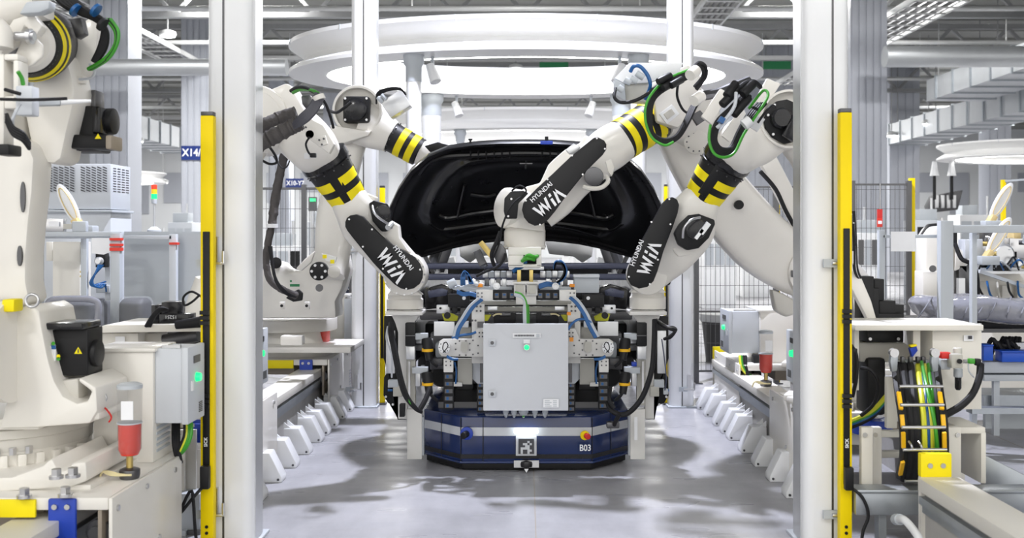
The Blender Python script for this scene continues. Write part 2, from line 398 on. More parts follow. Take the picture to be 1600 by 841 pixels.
# round columns under the big canopies, spot lamps on them
def round_col(x, y, r, lab):
    t = thing('round_column', lab, 'column', (x, y, 0), 'white round canopy columns')
    MB().cyl((x, y, 0), (x, y, 3.14), r, n=24).build('shaft', 'post_white', t)
    MB().lathe((x, y, 3.14), (0, 0, 1), [(r + .004, 0), (r + .004, .16), (r + .03, .2), (r + .03, .28)], 24).build('capital', 'frame_grey', t)
    MB().lathe((x, y, 0), (0, 0, 1), [(r + .05, 0), (r + .05, .02), (r, .03)], 24).build('base_ring', 'frame_grey', t)
for x, y, r, lab in ((-1.17, 10.66, .08, 'left front round white column under the big canopy'), (1.17, 10.66, .08, 'right front round white column under the big canopy'),
                     (-1.26, 13.65, .13, 'left rear round white column under the big canopy'), (1.28, 13.65, .13, 'right rear round white column under the big canopy'),
                     (-1.16, 18.06, .08, 'left round white column under the second canopy'), (1.16, 18.06, .08, 'right round white column under the second canopy'),
                     (-1.16, 25.5, .08, 'left round white column under the third canopy'), (1.16, 25.5, .08, 'right round white column under the third canopy'), (-15.5, 34.32, .15, 'round column under the distant left canopy'), (11.9, 23.6, .2, 'white round column under the far right canopy')): round_col(x, y, r, lab)
for x, y, z, d, lab in ((-.98, 10.72, 3.24, 1, 'left white spot lamp under the big ring canopy'), (.98, 10.72, 3.24, -1, 'right white spot lamp under the big ring canopy'),
                        (-.93, 13.72, 3.24, 1, 'lower left white spot lamp inside the big canopy'), (.87, 13.72, 3.24, -1, 'lower right white spot lamp inside the big canopy')):
    t = thing('spot_lamp', lab, 'lamp', (x, y, z + .18), 'white spot lamps under the canopy')
    MB().cyl((x, y, z + .18), (x, y, z + .05), .018, n=8).build('stem', 'frame_grey', t)
    MB().cyl((x - .03 * d, y, z + .09), (x + .04 * d, y - .06, z - .1), .045, .06, n=14).build('lamp_head', 'post_white', t, bevel=.006)
# ---------------------------------------------------------------- gate posts, safety light curtains
def gate_post(px0, px1, groove, s, side, label):
    a = P(px0, 0, s); b = P(px1, 0, s); g = P(groove, 0, s).x; y = a.y; d = .26
    t = thing('gate_post', label, 'post', ((a.x + b.x) / 2, y, 0), 'white gate posts')
    r = .05
    pts = []
    for cx, cy, a0 in ((b.x - r, y + r, -90), (b.x - r, y + d - r, 0), (a.x + r, y + d - r, 90), (a.x + r, y + r, 180)):
        for k in range(6): an = math.radians(a0 + 90 * k / 5); pts.append(Vector((cx + r * math.cos(an), cy + r * math.sin(an), .015)))
    MB().prism(pts, (0, 0, 4.6)).build('column', 'post_white', t, ang=30)
    MB().bb(g - .005, g + .005, y - .002, y + .01, .02, 4.6).build('groove_strip', 'steel_dark', t)
    xi = b.x if side < 0 else a.x
    MB().bb(xi - .004, xi + .004, y + .06, y + .2, .02, 4.6).build('trim_strip', 'alu', t)
    MB().bb(a.x - .02, b.x + .02, y - .02, y + d + .02, 0, .015).build('base_plate', 'frame_grey', t, bevel=.004)
    for z in (.17, 1.40):
        x = a.x + .05 if side < 0 else b.x - .05
        m = MB().bb(x - .015, x + .015, y - .03, y, z, z + .13).cyl((x - .05, y - .035, z), (x + .05, y - .035, z), .008, n=8).cyl((x + .045, y - .035, z), (x + .045, y - .035, z + .06), .008, n=8)
        m.build('bracket', 'steel', t)
        MB().bb(x - .09, x - .015, y - .028, y - .012, z - .02, z + .02).build('bracket_clamp', 'frame_grey', t)
gate_post(322, 393, 349, 318, -1, 'white gate post near the camera on the left')
gate_post(1257, 1329, 1301, 318, 1, 'white gate post near the camera on the right')
gate_post(548, 586, 568, 175, -1, 'white gate post at the far left of the car')
gate_post(1047, 1085, 1066, 175, 1, 'white gate post at the far right of the car')
def curtain(px0, px1, top, s, label, sl0, sl1, dirn, mid=True, bot=.02):
    a = P(px0, top, s); b = P(px1, top, s); y = a.y
    t = thing('light_curtain_post', label, 'post', ((a.x + b.x) / 2, y, 0), 'yellow light curtain posts')
    MB().bb(a.x, b.x, y, y + .05, bot, a.z - .02).build('housing', 'yellow', t, bevel=.004)
    MB().bb(a.x + .001, b.x - .001, y + .002, y + .048, a.z - .02, a.z).build('cap', 'steel_dark', t, bevel=.003)
    MB().bb(a.x - .01, b.x + .01, y - .01, y + .09, 0, bot).build('foot', 'steel_dark', t)
    if sl0:
        z0 = P(0, sl1, s).z; z1 = P(0, sl0, s).z; xm = (a.x + b.x) / 2; wx = (b.x - a.x) * .26
        st = MB().bb(xm - wx, xm + wx, y - .012, y, z0, z1).build('sensor_strip', 'black', t, bevel=.003)
        if mid:
            for k in range(3): MB().bb(xm - wx * 1.6, xm + wx * 1.2, y - .03, y - .012, z0 + (z1 - z0) * .63 + k * .025, z0 + (z1 - z0) * .63 + k * .025 + .018).build('connector', 'black', st)
            for k in range(3): MB().bb(xm - wx * 1.6, xm + wx * 1.2, y - .03, y - .012, z0 + (z1 - z0) * .3 + k * .025, z0 + (z1 - z0) * .3 + k * .025 + .018).build('connector', 'black', st)
            text('marking', 'SICK', .022, (xm, y - .014, z0 + .2), 'print_white', st, R=(0, 0, 1), U=(-1, 0, 0), bold=.0006)
            MB().bb(xm - wx * 1.2, xm + wx * 1.5, y - .05, y - .012, z0 - .02, z0 + .09).build('plug', 'black', st, bevel=.006)
            for z in (.1, .13):
                MB().cyl((xm, y - .004, z), (xm, y + .002, z), .008, n=10).build('bolt', 'black', t)
            x = b.x if dirn > 0 else a.x
            MB().tube([(xm, y - .03, z0), (xm - .05, y - .06, z0 - .06), (xm - .11, y - .05, z0 - .13), (xm - .05, y - .07, z0 - .02), (xm - .04, y - .05, z0 - .2), (xm - .03, y - .03, z0 - .38)] if dirn < 0 else
                      [(xm, y - .03, z0), (xm + .06, y - .05, z0 - .05), (xm + .09, y - .05, z0 - .14), (xm + .06, y - .05, z0 - .24), (xm + .07, y - .04, z0 - .45)], .008, 7).build('cable', 'rubber', t)
    return t
curtain(313, 333, 174, 324, 'tall yellow light curtain post by the near left gate post', 362, 755, -1)
curtain(1313, 1331.5, 169, 324, 'tall yellow light curtain post by the near right gate post', 357, 757, 1)
curtain(593, 601, 290, 172, 'yellow light curtain post beside the far left gate post', 380, 560, 1, False)
curtain(1038, 1045, 288, 172, 'yellow light curtain post beside the far right gate post', 380, 560, 1, False)
# ---------------------------------------------------------------- mesh fences
def fence(px0, px1, top, s, posts, label, z0=.12, yellow=None):
    a = P(px0, top, s); b = P(px1, top, s); y = a.y
    t = thing('mesh_fence', label, 'fence', ((a.x + b.x) / 2, y, 0), 'wire mesh safety fences')
    xs = [P(p, 0, s).x for p in posts]
    for x in xs: MB().bb(x - .025, x + .025, y - .02, y + .03, 0, a.z + .03).bb(x - .06, x + .06, y - .05, y + .06, 0, .012).build('fence_post', 'steel_dark', t)
    MB().bb(a.x, b.x, y - .01, y + .015, a.z - .02, a.z).build('top_rail', 'steel_dark', t)
    MB().bb(a.x, b.x, y - .01, y + .015, .74, .76).build('mid_rail', 'steel_dark', t)
    MB().bb(a.x, b.x, y - .01, y + .015, z0, z0 + .02).build('bottom_rail', 'steel_dark', t)
    m = MB(); x = a.x + .02
    while x < b.x: m.bb(x - .0022, x + .0022, y, y + .004, z0, a.z); x += .05
    z = z0 + .1
    while z < a.z: m.bb(a.x, b.x, y + .004, y + .008, z - .0022, z + .0022); z += .2
    m.build('wire_mesh', 'steel_dark', t, kind='stuff')
    if yellow:
        for p in yellow: q = P(p, 0, s).x; MB().bb(q - .028, q + .028, y + .035, y + .09, 0, a.z + .06).build('yellow_post', 'yellow', t, bevel=.004)
fence(398, 552, 293, 150, [402, 475, 549], 'wire mesh fence behind the left rear robot')
fence(1085, 1262, 291, 150, [1088, 1213], 'wire mesh fence behind the right rear robot', yellow=[1216])
fence(1328, 1424, 287, 150, [1332, 1420], 'wire mesh fence right of the near right gate post', yellow=[1428])
# ================================================================ robot tracks
def foot_block(s, side, n):
    y = F / s; x0, x1 = (-1.70, -1.52) if side < 0 else (1.70, 1.52); d = 1 if side < 0 else -1
    lab = 'white sloped steel track foot on the %s, %s' % ('left' if side < 0 else 'right', n)
    t = thing('track_foot', lab, 'track foot', ((x0 + x1) / 2, y, 0), 'white sloped feet along the tracks')
    MB().prism([(x0, y, 0), (x1, y, 0), (x1, y, .035), (x1 - .075 * d, y, .185), (x0, y, .185)], (0, .13, 0)).build('foot_body', 'post_white', t, bevel=.006)
    MB().prism([(x0, y + .01, .185), (x0 + .05 * d, y + .01, .185), (x0, y + .01, .225)], (0, .012, 0)).build('gusset', 'post_white', t); MB().prism([(x0, y + .11, .185), (x0 + .05 * d, y + .11, .185), (x0, y + .11, .225)], (0, .012, 0)).build('gusset', 'post_white', t)
    MB().cyl((x1 - .02 * d, y - .004, .02), (x1 - .02 * d, y + .002, .02), .008, n=8).build('bolt', 'steel_dark', t)
ords = ['nearest of its row', 'second from the camera', 'third from the camera', 'fourth from the camera', 'fifth from the camera', 'sixth from the camera', 'seventh from the camera', 'eighth from the camera', 'farthest of its row']
for k, s in enumerate((270.6, 251.6, 236.6, 222.9, 210.5, 203.0, 194.5, 186.3, 178.8)): foot_block(s, -1, ords[k])
for k, s in enumerate((267.6, 250.7, 235.3, 221.2, 208.3, 201.5, 193.5, 184.3, 177.0)): foot_block(s, 1, ords[k])
def rail(side, y0, y1, x, label, cap=True):
    sg = 1 if side > 0 else -1; X = lambda v: sg * v
    t = thing('track_beam', label, 'track', (X(x), (y0 + y1) / 2, 0), 'robot track beams')
    MB().bb(X(x), X(x + .05), y0, y1, 0, .36).build('web', 'concrete', t)
    MB().bb(X(x - .035), X(x + .16), y0, y1, .36, .42).build('top_flange', 'ivory', t, bevel=.004)
    MB().bb(X(x - .03), X(x), y0, y1, .30, .335).bb(X(x - .015), X(x), y0, y1, .26, .30).build('guide_rail', 'galv', t)
    MB().bb(X(x - .02), X(x + .06), y0 - .012, y0, 0, .40).build('end_plate', 'ivory', t, bevel=.003)
    if cap:
        e = y1 if cap == 1 else y0
        c = MB().bb(X(x - .02), X(x + .12), e - .03 if cap == 2 else e, e if cap == 2 else e + .03, .0, .50).build('end_stop', 'ivory', t)
        yq = e - .035 if cap == 2 else e - .004
        MB().bb(X(x - .022), X(x + .122), yq, yq + .04, .42, .53).build('yellow_cap', 'tape_yellow', c, bevel=.006)
        for xx in (x + .02, x + .08): MB().cyl((X(xx), yq - .006, .475), (X(xx), yq + .002, .475), .012, n=10).build('bolt', 'steel', c)
rail(-1, 5.45, 9.3, 1.75, 'inner track beam along the left side of the car', 1)
rail(-1, 5.45, 9.3, 2.45, 'outer track beam along the left side of the car', 0)
rail(1, 5.75, 9.3, 1.72, 'inner track beam along the right side of the car', 1)
rail(1, 5.75, 9.3, 2.4, 'outer track beam along the right side of the car', 0)
rail(-1, 2.2, 4.55, 1.86, 'track beam under the nearest robot at bottom left', 0)
# the near right beam runs towards the camera
rail(1, 2.4, 4.72, 1.84, 'track beam end with yellow cap at bottom right', 1)
rail(1, 2.4, 4.72, 2.36, 'second track beam end at the right edge of the picture', 1)
# carriage decks the robots ride on
def oil_cup(p, k, label):
    t = thing('grease_cup', label, 'grease cup', p, 'red grease cups beside the robots')
    p = vec(p); z = Vector((0, 0, 1))
    MB().lathe(p + z * .13 * k, z, [(.045 * k, 0), (.058 * k, .03 * k), (.060 * k, .17 * k)], 20).build('red_grease', 'red_oil', t)
    MB().lathe(p + z * .125 * k, z, [(.04 * k, 0), (.062 * k, .035 * k), (.066 * k, .37 * k), (.06 * k, .39 * k)], 20).build('clear_cup', 'clear_cup', t)
    MB().lathe(p + z * .30 * k, z, [(.067 * k, 0), (.067 * k, .005)], 20).build('rim', 'frame_grey', t); MB().lathe(p + z * .49 * k, z, [(.067 * k, 0), (.067 * k, .02 * k), (.05 * k, .03 * k)], 20).build('rim', 'frame_grey', t)
    MB().bb(p.x - .02 * k, p.x + .045 * k, p.y - .07 * k, p.y - .066 * k, p.z + .33 * k, p.z + .43 * k).build('paper_label', 'paper', t)
    MB().cyl(p + z * .05 * k, p + z * .13 * k, .018 * k, n=12).build('stem', 'brass', t)
    MB().lathe(p, z, [(.05 * k, 0), (.055 * k, .02 * k), (.055 * k, .05 * k), (.03 * k, .06 * k)], 12).build('valve', 'steel_dark', t, bevel=.003)
    m = MB()
    for a in range(5): m.tube([p + Vector((-.03 + .015 * a, -.05, .03)) * k, p + Vector((-.07, -.07, .05 - .004 * a)) * k, p + Vector((-.12, -.07, .05)) * k, p + Vector((-.14, -.06, -.0)) * k], .006 * k, 6)
    m.build('wires', 'wire_cream', t)
def elec_cabinet(x0, x1, y0, y1, z0, z1, side, label):
    """grey switch cabinet, door towards the aisle"""
    t = thing('switch_cabinet', label, 'cabinet', ((x0 + x1) / 2, (y0 + y1) / 2, z0), 'grey switch cabinets on the carriages')
    MB().bb(x0, x1, y0, y1, z0, z1).build('body', 'cab_grey', t, bevel=.005)
    xd = x1 if side < 0 else x0; d = 1 if side < 0 else -1; h = z1 - z0; w_ = y1 - y0; ym = (y0 + y1) / 2
    door = MB().bb(xd, xd + .03 * d, y0 - .01, y1 + .01, z0 - .005, z1 + .005).build('door', 'cab_grey', t, bevel=.005)
    X = xd + .03 * d
    MB().cyl((X, ym, z0 + h * .58), (X + .02 * d, ym, z0 + h * .58), .022, .018, n=16).build('green_lamp', 'led_green', door)
    MB().bb(X, X + .004 * d, ym - w_ * .2, ym + w_ * .2, z0 + h * .78, z0 + h * .88).build('nameplate', 'steel_dark', door)
    MB().bb(X, X + .008 * d, y0 + .03, y0 + .05, z0 + h * .42, z0 + h * .55).build('latch', 'post_white', door)
    m = MB()
    for k in range(6): m.bb(X, X + .003 * d, y1 - w_ * .35, y1 - .03, z0 + h * (.08 + .025 * k), z0 + h * (.092 + .025 * k))
    m.build('vent_slots', 'steel_dark', door)
    MB().bb(x0 + .02, x1 - .02, y0 + .03, y0 + .05, z1, z1 + .012).build('lid_handle', 'steel', t)
def carriage(side, y0, y1, x_in, x_out, z, label, front=True, ext=.15):
    sg = 1 if side > 0 else -1; X = lambda v: sg * v
    t = thing('robot_carriage', label, 'carriage', (X((x_in + x_out) / 2), (y0 + y1) / 2, z), 'carriages of the robot tracks')
    MB().bb(X(x_in), X(x_out), y0, y1, z - .05, z).build('deck', 'robot_white', t, bevel=.006)
    ap = MB().prism([(X(x_in - .005), y0 - .01, z + .0), (X(x_in - .005), y1 + ext, z), (X(x_in - .005), y1 + ext, z - .42), (X(x_in - .005), y0 - .01, z - .46)], (X(-.015), 0, 0)).build('side_panel', 'robot_white', t, bevel=.003)
    for yy, zz in ((y0 + .04, z - .05), (y0 + .35, z - .04), (y1 + ext - .1, z - .05), (y0 + .5, z - .3)):
        MB().cyl((X(x_in - .02), yy, zz), (X(x_in - .028), yy, zz), .012, n=10).build('bolt', 'steel', ap)
    if front: MB().bb(X(x_in + .28), X(x_in + .55), y0 - .015, y0, z - .075, z - .005).build('yellow_bumper', 'tape_yellow', t, bevel=.004)
    for q in ((x_in + .12, x_in + .62) if front else ()):
        b = MB().bb(X(q), X(q + .11), y0 - .02, y0, z - .2, z - .0).build('blue_bracket', 'blue_paint', t, bevel=.008)
        for e in (.03, .08): MB().cyl((X(q + e), y0 - .03, z - .03), (X(q + e), y0 - .02, z - .03), .011, n=10).build('bolt', 'steel', b)
    MB().cyl((X(x_in + .06), y0 + .05, z - .15), (X(x_in + .06), y0 + .18, z - .15), .05, n=14).cyl((X(x_in + .06), y0 + .02, z - .15), (X(x_in + .06), y0 + .05, z - .15), .03, n=12).build('drive_motor', 'steel_dark', t)
    MB().bb(X(x_in + .03), X(x_in + .045), y0 + .01, y1, z - .3, z - .05).bb(X(x_in + .3), X(x_out - .1), y0 + .1, y1 - .1, z - .14, z - .05).build('under_frame', 'tan_steel', t)
    return t
carriage(-1, 4.02, 4.92, 1.64, 3.1, .505, 'white robot carriage at the bottom left corner', True, -.1)
carriage(-1, 5.75, 6.6, 1.66, 2.65, .505, 'white robot carriage hidden behind the near left gate post')
carriage(-1, 8.55, 9.35, 1.66, 2.65, .505, 'white robot carriage of the left rear robot')
carriage(1, 5.95, 6.75, 1.66, 2.4, .505, 'white robot carriage behind the near right gate post', False)
carriage(1, 8.2, 9.1, 1.72, 2.9, .505, 'white robot carriage of the right rear robot', False)
# machine boxes on the carriages
def machine_box(x0, x1, y0, y1, z0, z1, side, label, mat_='robot_white'):
    t = thing('machine_box', label, 'cabinet', ((x0 + x1) / 2, (y0 + y1) / 2, z0), 'ivory machine boxes')
    MB().bb(x0, x1, y0, y1, z0, z1 - .012).build('body', mat_, t, bevel=.004)
    MB().bb(x0 - .012, x1 + .012, y0 - .012, y1 + .012, z1 - .012, z1 + .006).build('lid', mat_, t, bevel=.004)
    xd = x1 if side < 0 else x0; d = 1 if side < 0 else -1
    if (y1 - y0) > .25:
        for k in range(9): MB().bb(xd, xd + .004 * d, y0 + .04, y1 - .05, z0 + .04 + k * .026, z0 + .052 + k * .026).build('louvre', 'frame_grey', t)
    return t
machine_box(-1.96, -1.69, 4.64, 4.9, .505, 1.02, -1, 'tall ivory box with side louvres behind the red grease cup')
elec_cabinet(-1.69, -1.565, 4.66, 4.88, .68, 1.02, -1, 'grey switch cabinet with green lamp beside the near left yellow post')
elec_cabinet(-1.74, -1.625, 6.0, 6.32, .64, .965, -1, 'grey switch cabinet with green lamp just right of the near left post')
machine_box(-2.0, -1.68, 9.53, 9.85, .0, .98, -1, 'ivory box behind the left rear robot base')
elec_cabinet(-1.67, -1.50, 9.4, 9.72, .58, .96, -1, 'small grey switch cabinet with green lamp by the far left gate post')
elec_cabinet(1.62, 1.74, 5.95, 6.25, .66, .96, 1, 'grey switch cabinet with green lamp just left of the near right post')
elec_cabinet(1.68, 1.90, 8.35, 8.7, .58, .92, 1, 'grey switch cabinet with green lamp in front of the right fence')
machine_box(1.90, 2.3, 8.3, 8.8, .505, .93, 1, 'ivory box right of the grey cabinet by the right fence')
oil_cup((-1.60 - .08, 4.34, .505), .78, 'grease cup with red grease on the near left carriage')
oil_cup((-1.75, 8.9, .505), .8, 'small red grease cup beside the left rear robot')
oil_cup((1.78, 7.6, .42), .8, 'small red grease cup below the right rear robot')
# ================================================================ robots
def WR(r): return [r * random.uniform(.88, 1.1) for _ in range(36)]
def px_of(o, sc, k): return [(o[0] + a / sc, o[1] + b / sc) for a, b in k]
def wia(parent, c, R, U, k):
    """lettering on the arm covers: HYUNDAI over WIA; c = centre, R = reading direction, U = letter up"""
    R = vec(R).normalized(); U = vec(U).normalized(); c = vec(c); N = R.cross(U)
    text('lettering', 'HYUNDAI', .036 * k, c + U * .055 * k + N * .0015, 'print_white', parent, R, U, bold=.0006 * k, sx=.95)
    def st(pts):
        return [c + R * (x * k * .74) + U * (y * k) + N * .001 for x, y in pts]
    m = MB(); h = .075; y0 = -.055
    def stroke(xa, ya, xb, yb, w_=.0205):
        m.prism(st([(xa - w_ / 2, ya), (xa + w_ / 2, ya), (xb + w_ / 2, yb), (xb - w_ / 2, yb)]), N * .0012)
    stroke(-.125, y0 + h, -.098, y0); stroke(-.098, y0, -.068, y0 + h); stroke(-.068, y0 + h, -.038, y0); stroke(-.038, y0, -.008, y0 + h)
    stroke(.016, y0, .024, y0 + h * .62); stroke(.030, y0 + h * .76, .034, y0 + h)
    stroke(.050, y0, .082, y0 + h); stroke(.082, y0 + h, .116, y0)
    m.build('logo_letters', 'print_white', parent)
def screws(pts, s, y, parent, r=.006, mat_='steel'):
    for a, b in pts:
        q = P(a, b, s); MB().cyl((q.x, y - .006, q.z), (q.x, y + .002, q.z), r, n=8).build('screw', mat_, parent)
def stripes(t, p0, p1, r0, r1, bands, arc=None, cuff=True, mat_='black'):
    """black sleeve with yellow tape bands between two points; arc = angular spans of the tape"""
    p0 = vec(p0); p1 = vec(p1); ax = p1 - p0; L = ax.length
    sl = MB().lathe(p0, ax, [(r0 * .92, -.012), (r0, 0), (r1, L), (r1 * .95, L + .004)], 40).build('striped_sleeve', mat_, t)
    for a, b in bands:
        ra = r0 + (r1 - r0) * a + .0025; rb = r0 + (r1 - r0) * b + .0025
        for (a0, a1) in (arc or [(0, 2 * PI)]):
            MB().lathe(p0 + ax * a, ax, [(ra - .004, 0), (ra, 0), (rb, L * (b - a)), (rb - .004, L * (b - a))], 40 if arc is None else 16, a0, a1).build('yellow_band', 'tape_yellow', sl)
    if cuff:
        n = 14; axn, u, v = frame(ax)
        for k in range(n):
            an = 2 * PI * k / n; q = p0 + axn * .012 + (u * math.cos(an) + v * math.sin(an)) * r0 * .985
            MB().cyl(q, q + (u * math.cos(an) + v * math.sin(an)) * .012, .005, n=6).build('screw', 'steel_dark', sl)
    return sl
def drum(t, px, y0, y1, hw, s, flange=True, r_off=0):
    c = P(px, y1, s); h = (y1 - y0) / s; r = hw / s; c = c + Vector((0, r_off, 0))
    MB().lathe(c, (0, 0, 1), [(r, 0), (r, h * .62), (r * .93, h * .72), (r * .9, h), (r * .78, h * 1.12), (r * .7, h * 1.35)], 32).build('wrist_drum', 'robot_white', t, ang=30)
    if flange:
        f = MB().lathe(c - Vector((0, 0, .022)), (0, 0, 1), [(r * .86, 0), (r * .86, .022)], 28).build('tool_flange', 'steel_dark', t)
        for k in range(12):
            an = 2 * PI * k / 12; q = c + Vector((math.cos(an) * r * .93, math.sin(an) * r * .93, -.018))
            MB().cyl(q, q + Vector((0, 0, .018)), .008, n=6).build('bolt', 'steel_dark', f)
def motor(t, p, ax, w_, l, name='motor', cap=True):
    """square servo motor with a round end bell"""
    p = vec(p); ax, u, v = frame(ax)
    b = MB().ob(p + ax * l * .35, ax, u, l * .7, w_, w_).build(name, 'black', t, bevel=w_ * .12)
    MB().lathe(p + ax * l * .7, ax, [(w_ * .42, 0), (w_ * .42, l * .22), (w_ * .3, l * .3)], 20).build('end_bell', 'black_gloss', b)
    for i in (-1, 1):
        for j in (-1, 1):
            q = p + ax * l * .7 + (u * i + v * j) * w_ * .4
            MB().cyl(q, q + ax * .012, w_ * .045, n=8).build('bolt', 'steel', b)
    return b
def cable(t, pts, r, mat_='rubber', name='cable', n=8):
    return MB().tube([P(*p) for p in pts], r, n).build(name, mat_, t)
def bolts_ring(t, c, ax, r, n, rb=.009, mat_='steel', h=.012):
    c = vec(c); ax, u, v = frame(ax)
    for k in range(n):
        q = c + (u * math.cos(2 * PI * k / n) + v * math.sin(2 * PI * k / n)) * r
        MB().cyl(q, q + ax * h, rb, n=8).build('bolt', mat_, t)
def carousel(t, cx, cy, z, r, sgn=1):
    """foot casting and turntable of a big robot"""
    b = MB().lathe((cx, cy, z), (0, 0, 1), [(r * 1.15, 0), (r * 1.15, .03), (r * 1.02, .05), (r * .98, .12), (r, .14), (r, .24), (r * .96, .26)], 40).build('base_casting', 'robot_white', t)
    for k in range(8):
        an = PI / 8 + k * PI / 4; q = Vector((cx + math.cos(an) * r * 1.12, cy + math.sin(an) * r * 1.12, z))
        MB().ob(q + Vector((0, 0, .02)), (math.cos(an), math.sin(an), 0), (0, 0, 1), .22, .04, .2).build('foot_lug', 'robot_white', b, bevel=.008)
        MB().cyl(q + Vector((math.cos(an) * .04, math.sin(an) * .04, .04)), q + Vector((math.cos(an) * .04, math.sin(an) * .04, .075)), .022, n=6).build('anchor_bolt', 'steel', b)
    for k in range(16):
        an = 2 * PI * k / 16; q = Vector((cx + math.cos(an) * r * 1.0, cy + math.sin(an) * r * 1.0, z + .19))
        MB().ob(q, (math.cos(an), math.sin(an), 0), (0, 0, 1), .03, .08, .05).build('rib', 'robot_white', b, bevel=.004)
    return b
# ---- M: left robot whose wrist comes down on the left tool
def robot_mid_left():
    t = thing('welding_robot', 'white robot arm reaching in from behind the near left post to the left tool', 'robot', (-2.02, 6.2, .505), 'large white handling robots')
    carousel(t, -2.02, 6.2, .505, .22)
    MB().limb([(318, 580, 258, 36, .18), (325, 500, 258, 36, .17), (340, 440, 258, 32, .15)]).build('swivel_body', 'robot_white', t)
    MB().limb([(345, 450, 258, 30, .10), (350, 380, 258, 32, .1), (366, 270, 258, 30, .1), (400, 195, 258, 40, .1)]).build('lower_arm', 'robot_white', t)
    s0, s1, s2 = 256, 250, 240
    # elbow
    e = MB().cyl(P(408, 190, s0) + Vector((0, -.16, 0)), P(408, 190, s0) + Vector((0, .16, 0)), 52 / s0, n=40).build('elbow_drum', 'robot_white', t, bevel=.02)
    MB().cyl(P(408, 190, s0) + Vector((0, -.166, 0)), P(408, 190, s0) + Vector((0, -.158, 0)), 42 / s0, n=40).build('elbow_cover', 'robot_white', e, bevel=.003)
    MB().plate([(392, 152), (446, 130), (453, 132), (478, 176), (470, 196), (430, 215), (396, 205)], 262, .26).build('elbow_housing', 'robot_white', t, bevel=.02)
    MB().limb([(436, 190, s0, 34, .12), (462, 205, s0, 40, .135), (485, 226, s0, 40, .14), (500, 243, s1, 34, .125)]).build('forearm_casting', 'robot_white', t)
    MB().plate([(468, 176), (505, 196), (522, 225), (514, 240), (478, 214)], 272, .06).build('cable_plate', 'robot_white', t, bevel=.006)
    MB().plate([(494, 215), (508, 211), (512, 225), (498, 230)], 278, .02).build('junction_plate', 'robot_white', t, bevel=.003)
    for q in ((499, 219), (506, 217), (503, 226), (478, 199), (472, 188)): screws([q], 279, P(0, 0, 279).y, t, .006, 'steel_dark')
    MB().cyl(P(484, 210, 272), P(484, 210, 272) + Vector((0, .03, 0)), .024, n=16).build('port_hole', 'black', t)
    cable(t, [(484, 214, 280), (478, 225, 280), (482, 238, 280), (488, 243, 280)], .006)
    MB().pb(484, 239, 493, 246, 282, .03).build('plug', 'black', t, bevel=.003)
    MB().pb(475, 239, 484, 248, 280, .02).build('socket', 'post_white', t, bevel=.004)
    # black cuff and striped sleeve
    pc = P(509, 253, s1); pe = P(546, 312, 246); d = (pe - pc)
    MB().lathe(pc - d * .18, d, [(.135, 0), (.157, .01), (.157, .065), (.145, .08)], 40).build('cuff', 'black_gloss', t)
    stripes(t, pc + d * .1, pe, .146, .114, ((.27, .51), (.69, .93)), arc=[(.15, 1.15), (1.85, 3.0), (3.3, 4.5), (4.9, 6.1)])
    MB().ob((pc + pe) / 2 + Vector((.005, -.134, .012)), d, (0, 1, 0), .22, .018, .058).build('cover_strap', 'black', t, bevel=.004)
    # wrist casting with open pocket
    MB().limb([(544, 308, 246, 28, .113), (553, 325, 246, 31, .115), (570, 350, 245, 38, .105), (595, 382, 243, 33, .09), (618, 408, 241, 31, .085), (636, 428, s2, 31, .085)]).build('wrist_arm', 'robot_white', t)
    MB().plate([(568, 300), (588, 308), (584, 330), (622, 352), (624, 372), (640, 395), (615, 385), (572, 340)], 247, .14).build('wrist_wing', 'robot_white', t, bevel=.012)
    MB().plate([(576, 318), (584, 313), (604, 318), (610, 330), (609, 342), (614, 350), (604, 362), (596, 362), (582, 346)], 250, .05).build('pocket', 'black', t, bevel=.008)
    pk = MB().cyl(P(598, 332, 256), P(598, 332, 252), 12 / 256, n=20).build('pocket_motor', 'black_gloss', t, bevel=.006)
    cable(pk, [(582, 322, 258), (585, 333, 260), (594, 342, 260), (606, 350, 258), (612, 356, 256)], .008, 'steel', 'conduit')
    MB().cyl(P(606, 356, 258), P(612, 350, 256), .018, n=10).build('connector', 'alu', pk)
    MB().cyl(P(635, 428, s2) + Vector((0, -.11, 0)), P(635, 428, s2) + Vector((0, .11, 0)), 33 / s2, n=36).build('wrist_joint', 'robot_white', t, bevel=.012)
    bolts_ring(t, P(635, 428, s2) + Vector((0, -.11, 0)), (0, -1, 0), 31 / s2, 16, .006, h=.006)
    # cover: photo outline at its own distance
    ol = px_of((500, 260), 3.5, [(137, 305), (146, 282), (165, 268), (200, 262), (235, 275), (270, 315), (330, 375), (400, 432), (470, 470), (515, 497), (545, 535), (560, 575), (558, 612), (542, 645), (512, 668), (475, 677), (440, 668), (405, 645), (350, 592), (290, 528), (230, 455), (180, 393), (148, 352), (137, 330)])
    yc = F / 252
    cv = MB().plate(ol, 252, .05).build('arm_cover', 'black', t, bevel=.007)
    screws(px_of((500, 260), 3.5, [(160, 290), (285, 345), (440, 480), (548, 565), (472, 670), (345, 560), (235, 440)]), 252, yc, cv)
    wia(cv, P(617, 413, 252.4) + Vector((0, 0, 0)), (.60, 0, -.80), (.80, 0, .60), 1.18)
    MB().plate([(612, 452), (622, 448), (648, 448), (655, 458), (660, 462), (604, 462)], 240, .12).build('neck', 'robot_white', t, bevel=.01)
    drum(t, 631, 460, 483, 29, 237, r_off=.06)
    # dress pack: corrugated sleeves and cables
    for k in range(6):
        o_ = (k - 2.5) * 2.3; cable(t, [(499 + o_ * .9, 148 + o_ * .3, 292), (495 + o_ * .9, 160 + o_ * .4, 294), (486 + o_ * .7, 174 + o_ * .7, 295), (472 + o_ * .5, 187 + o_ * .8, 295), (455, 199 + o_ * .3, 293)], .0115, 'cable_grey')
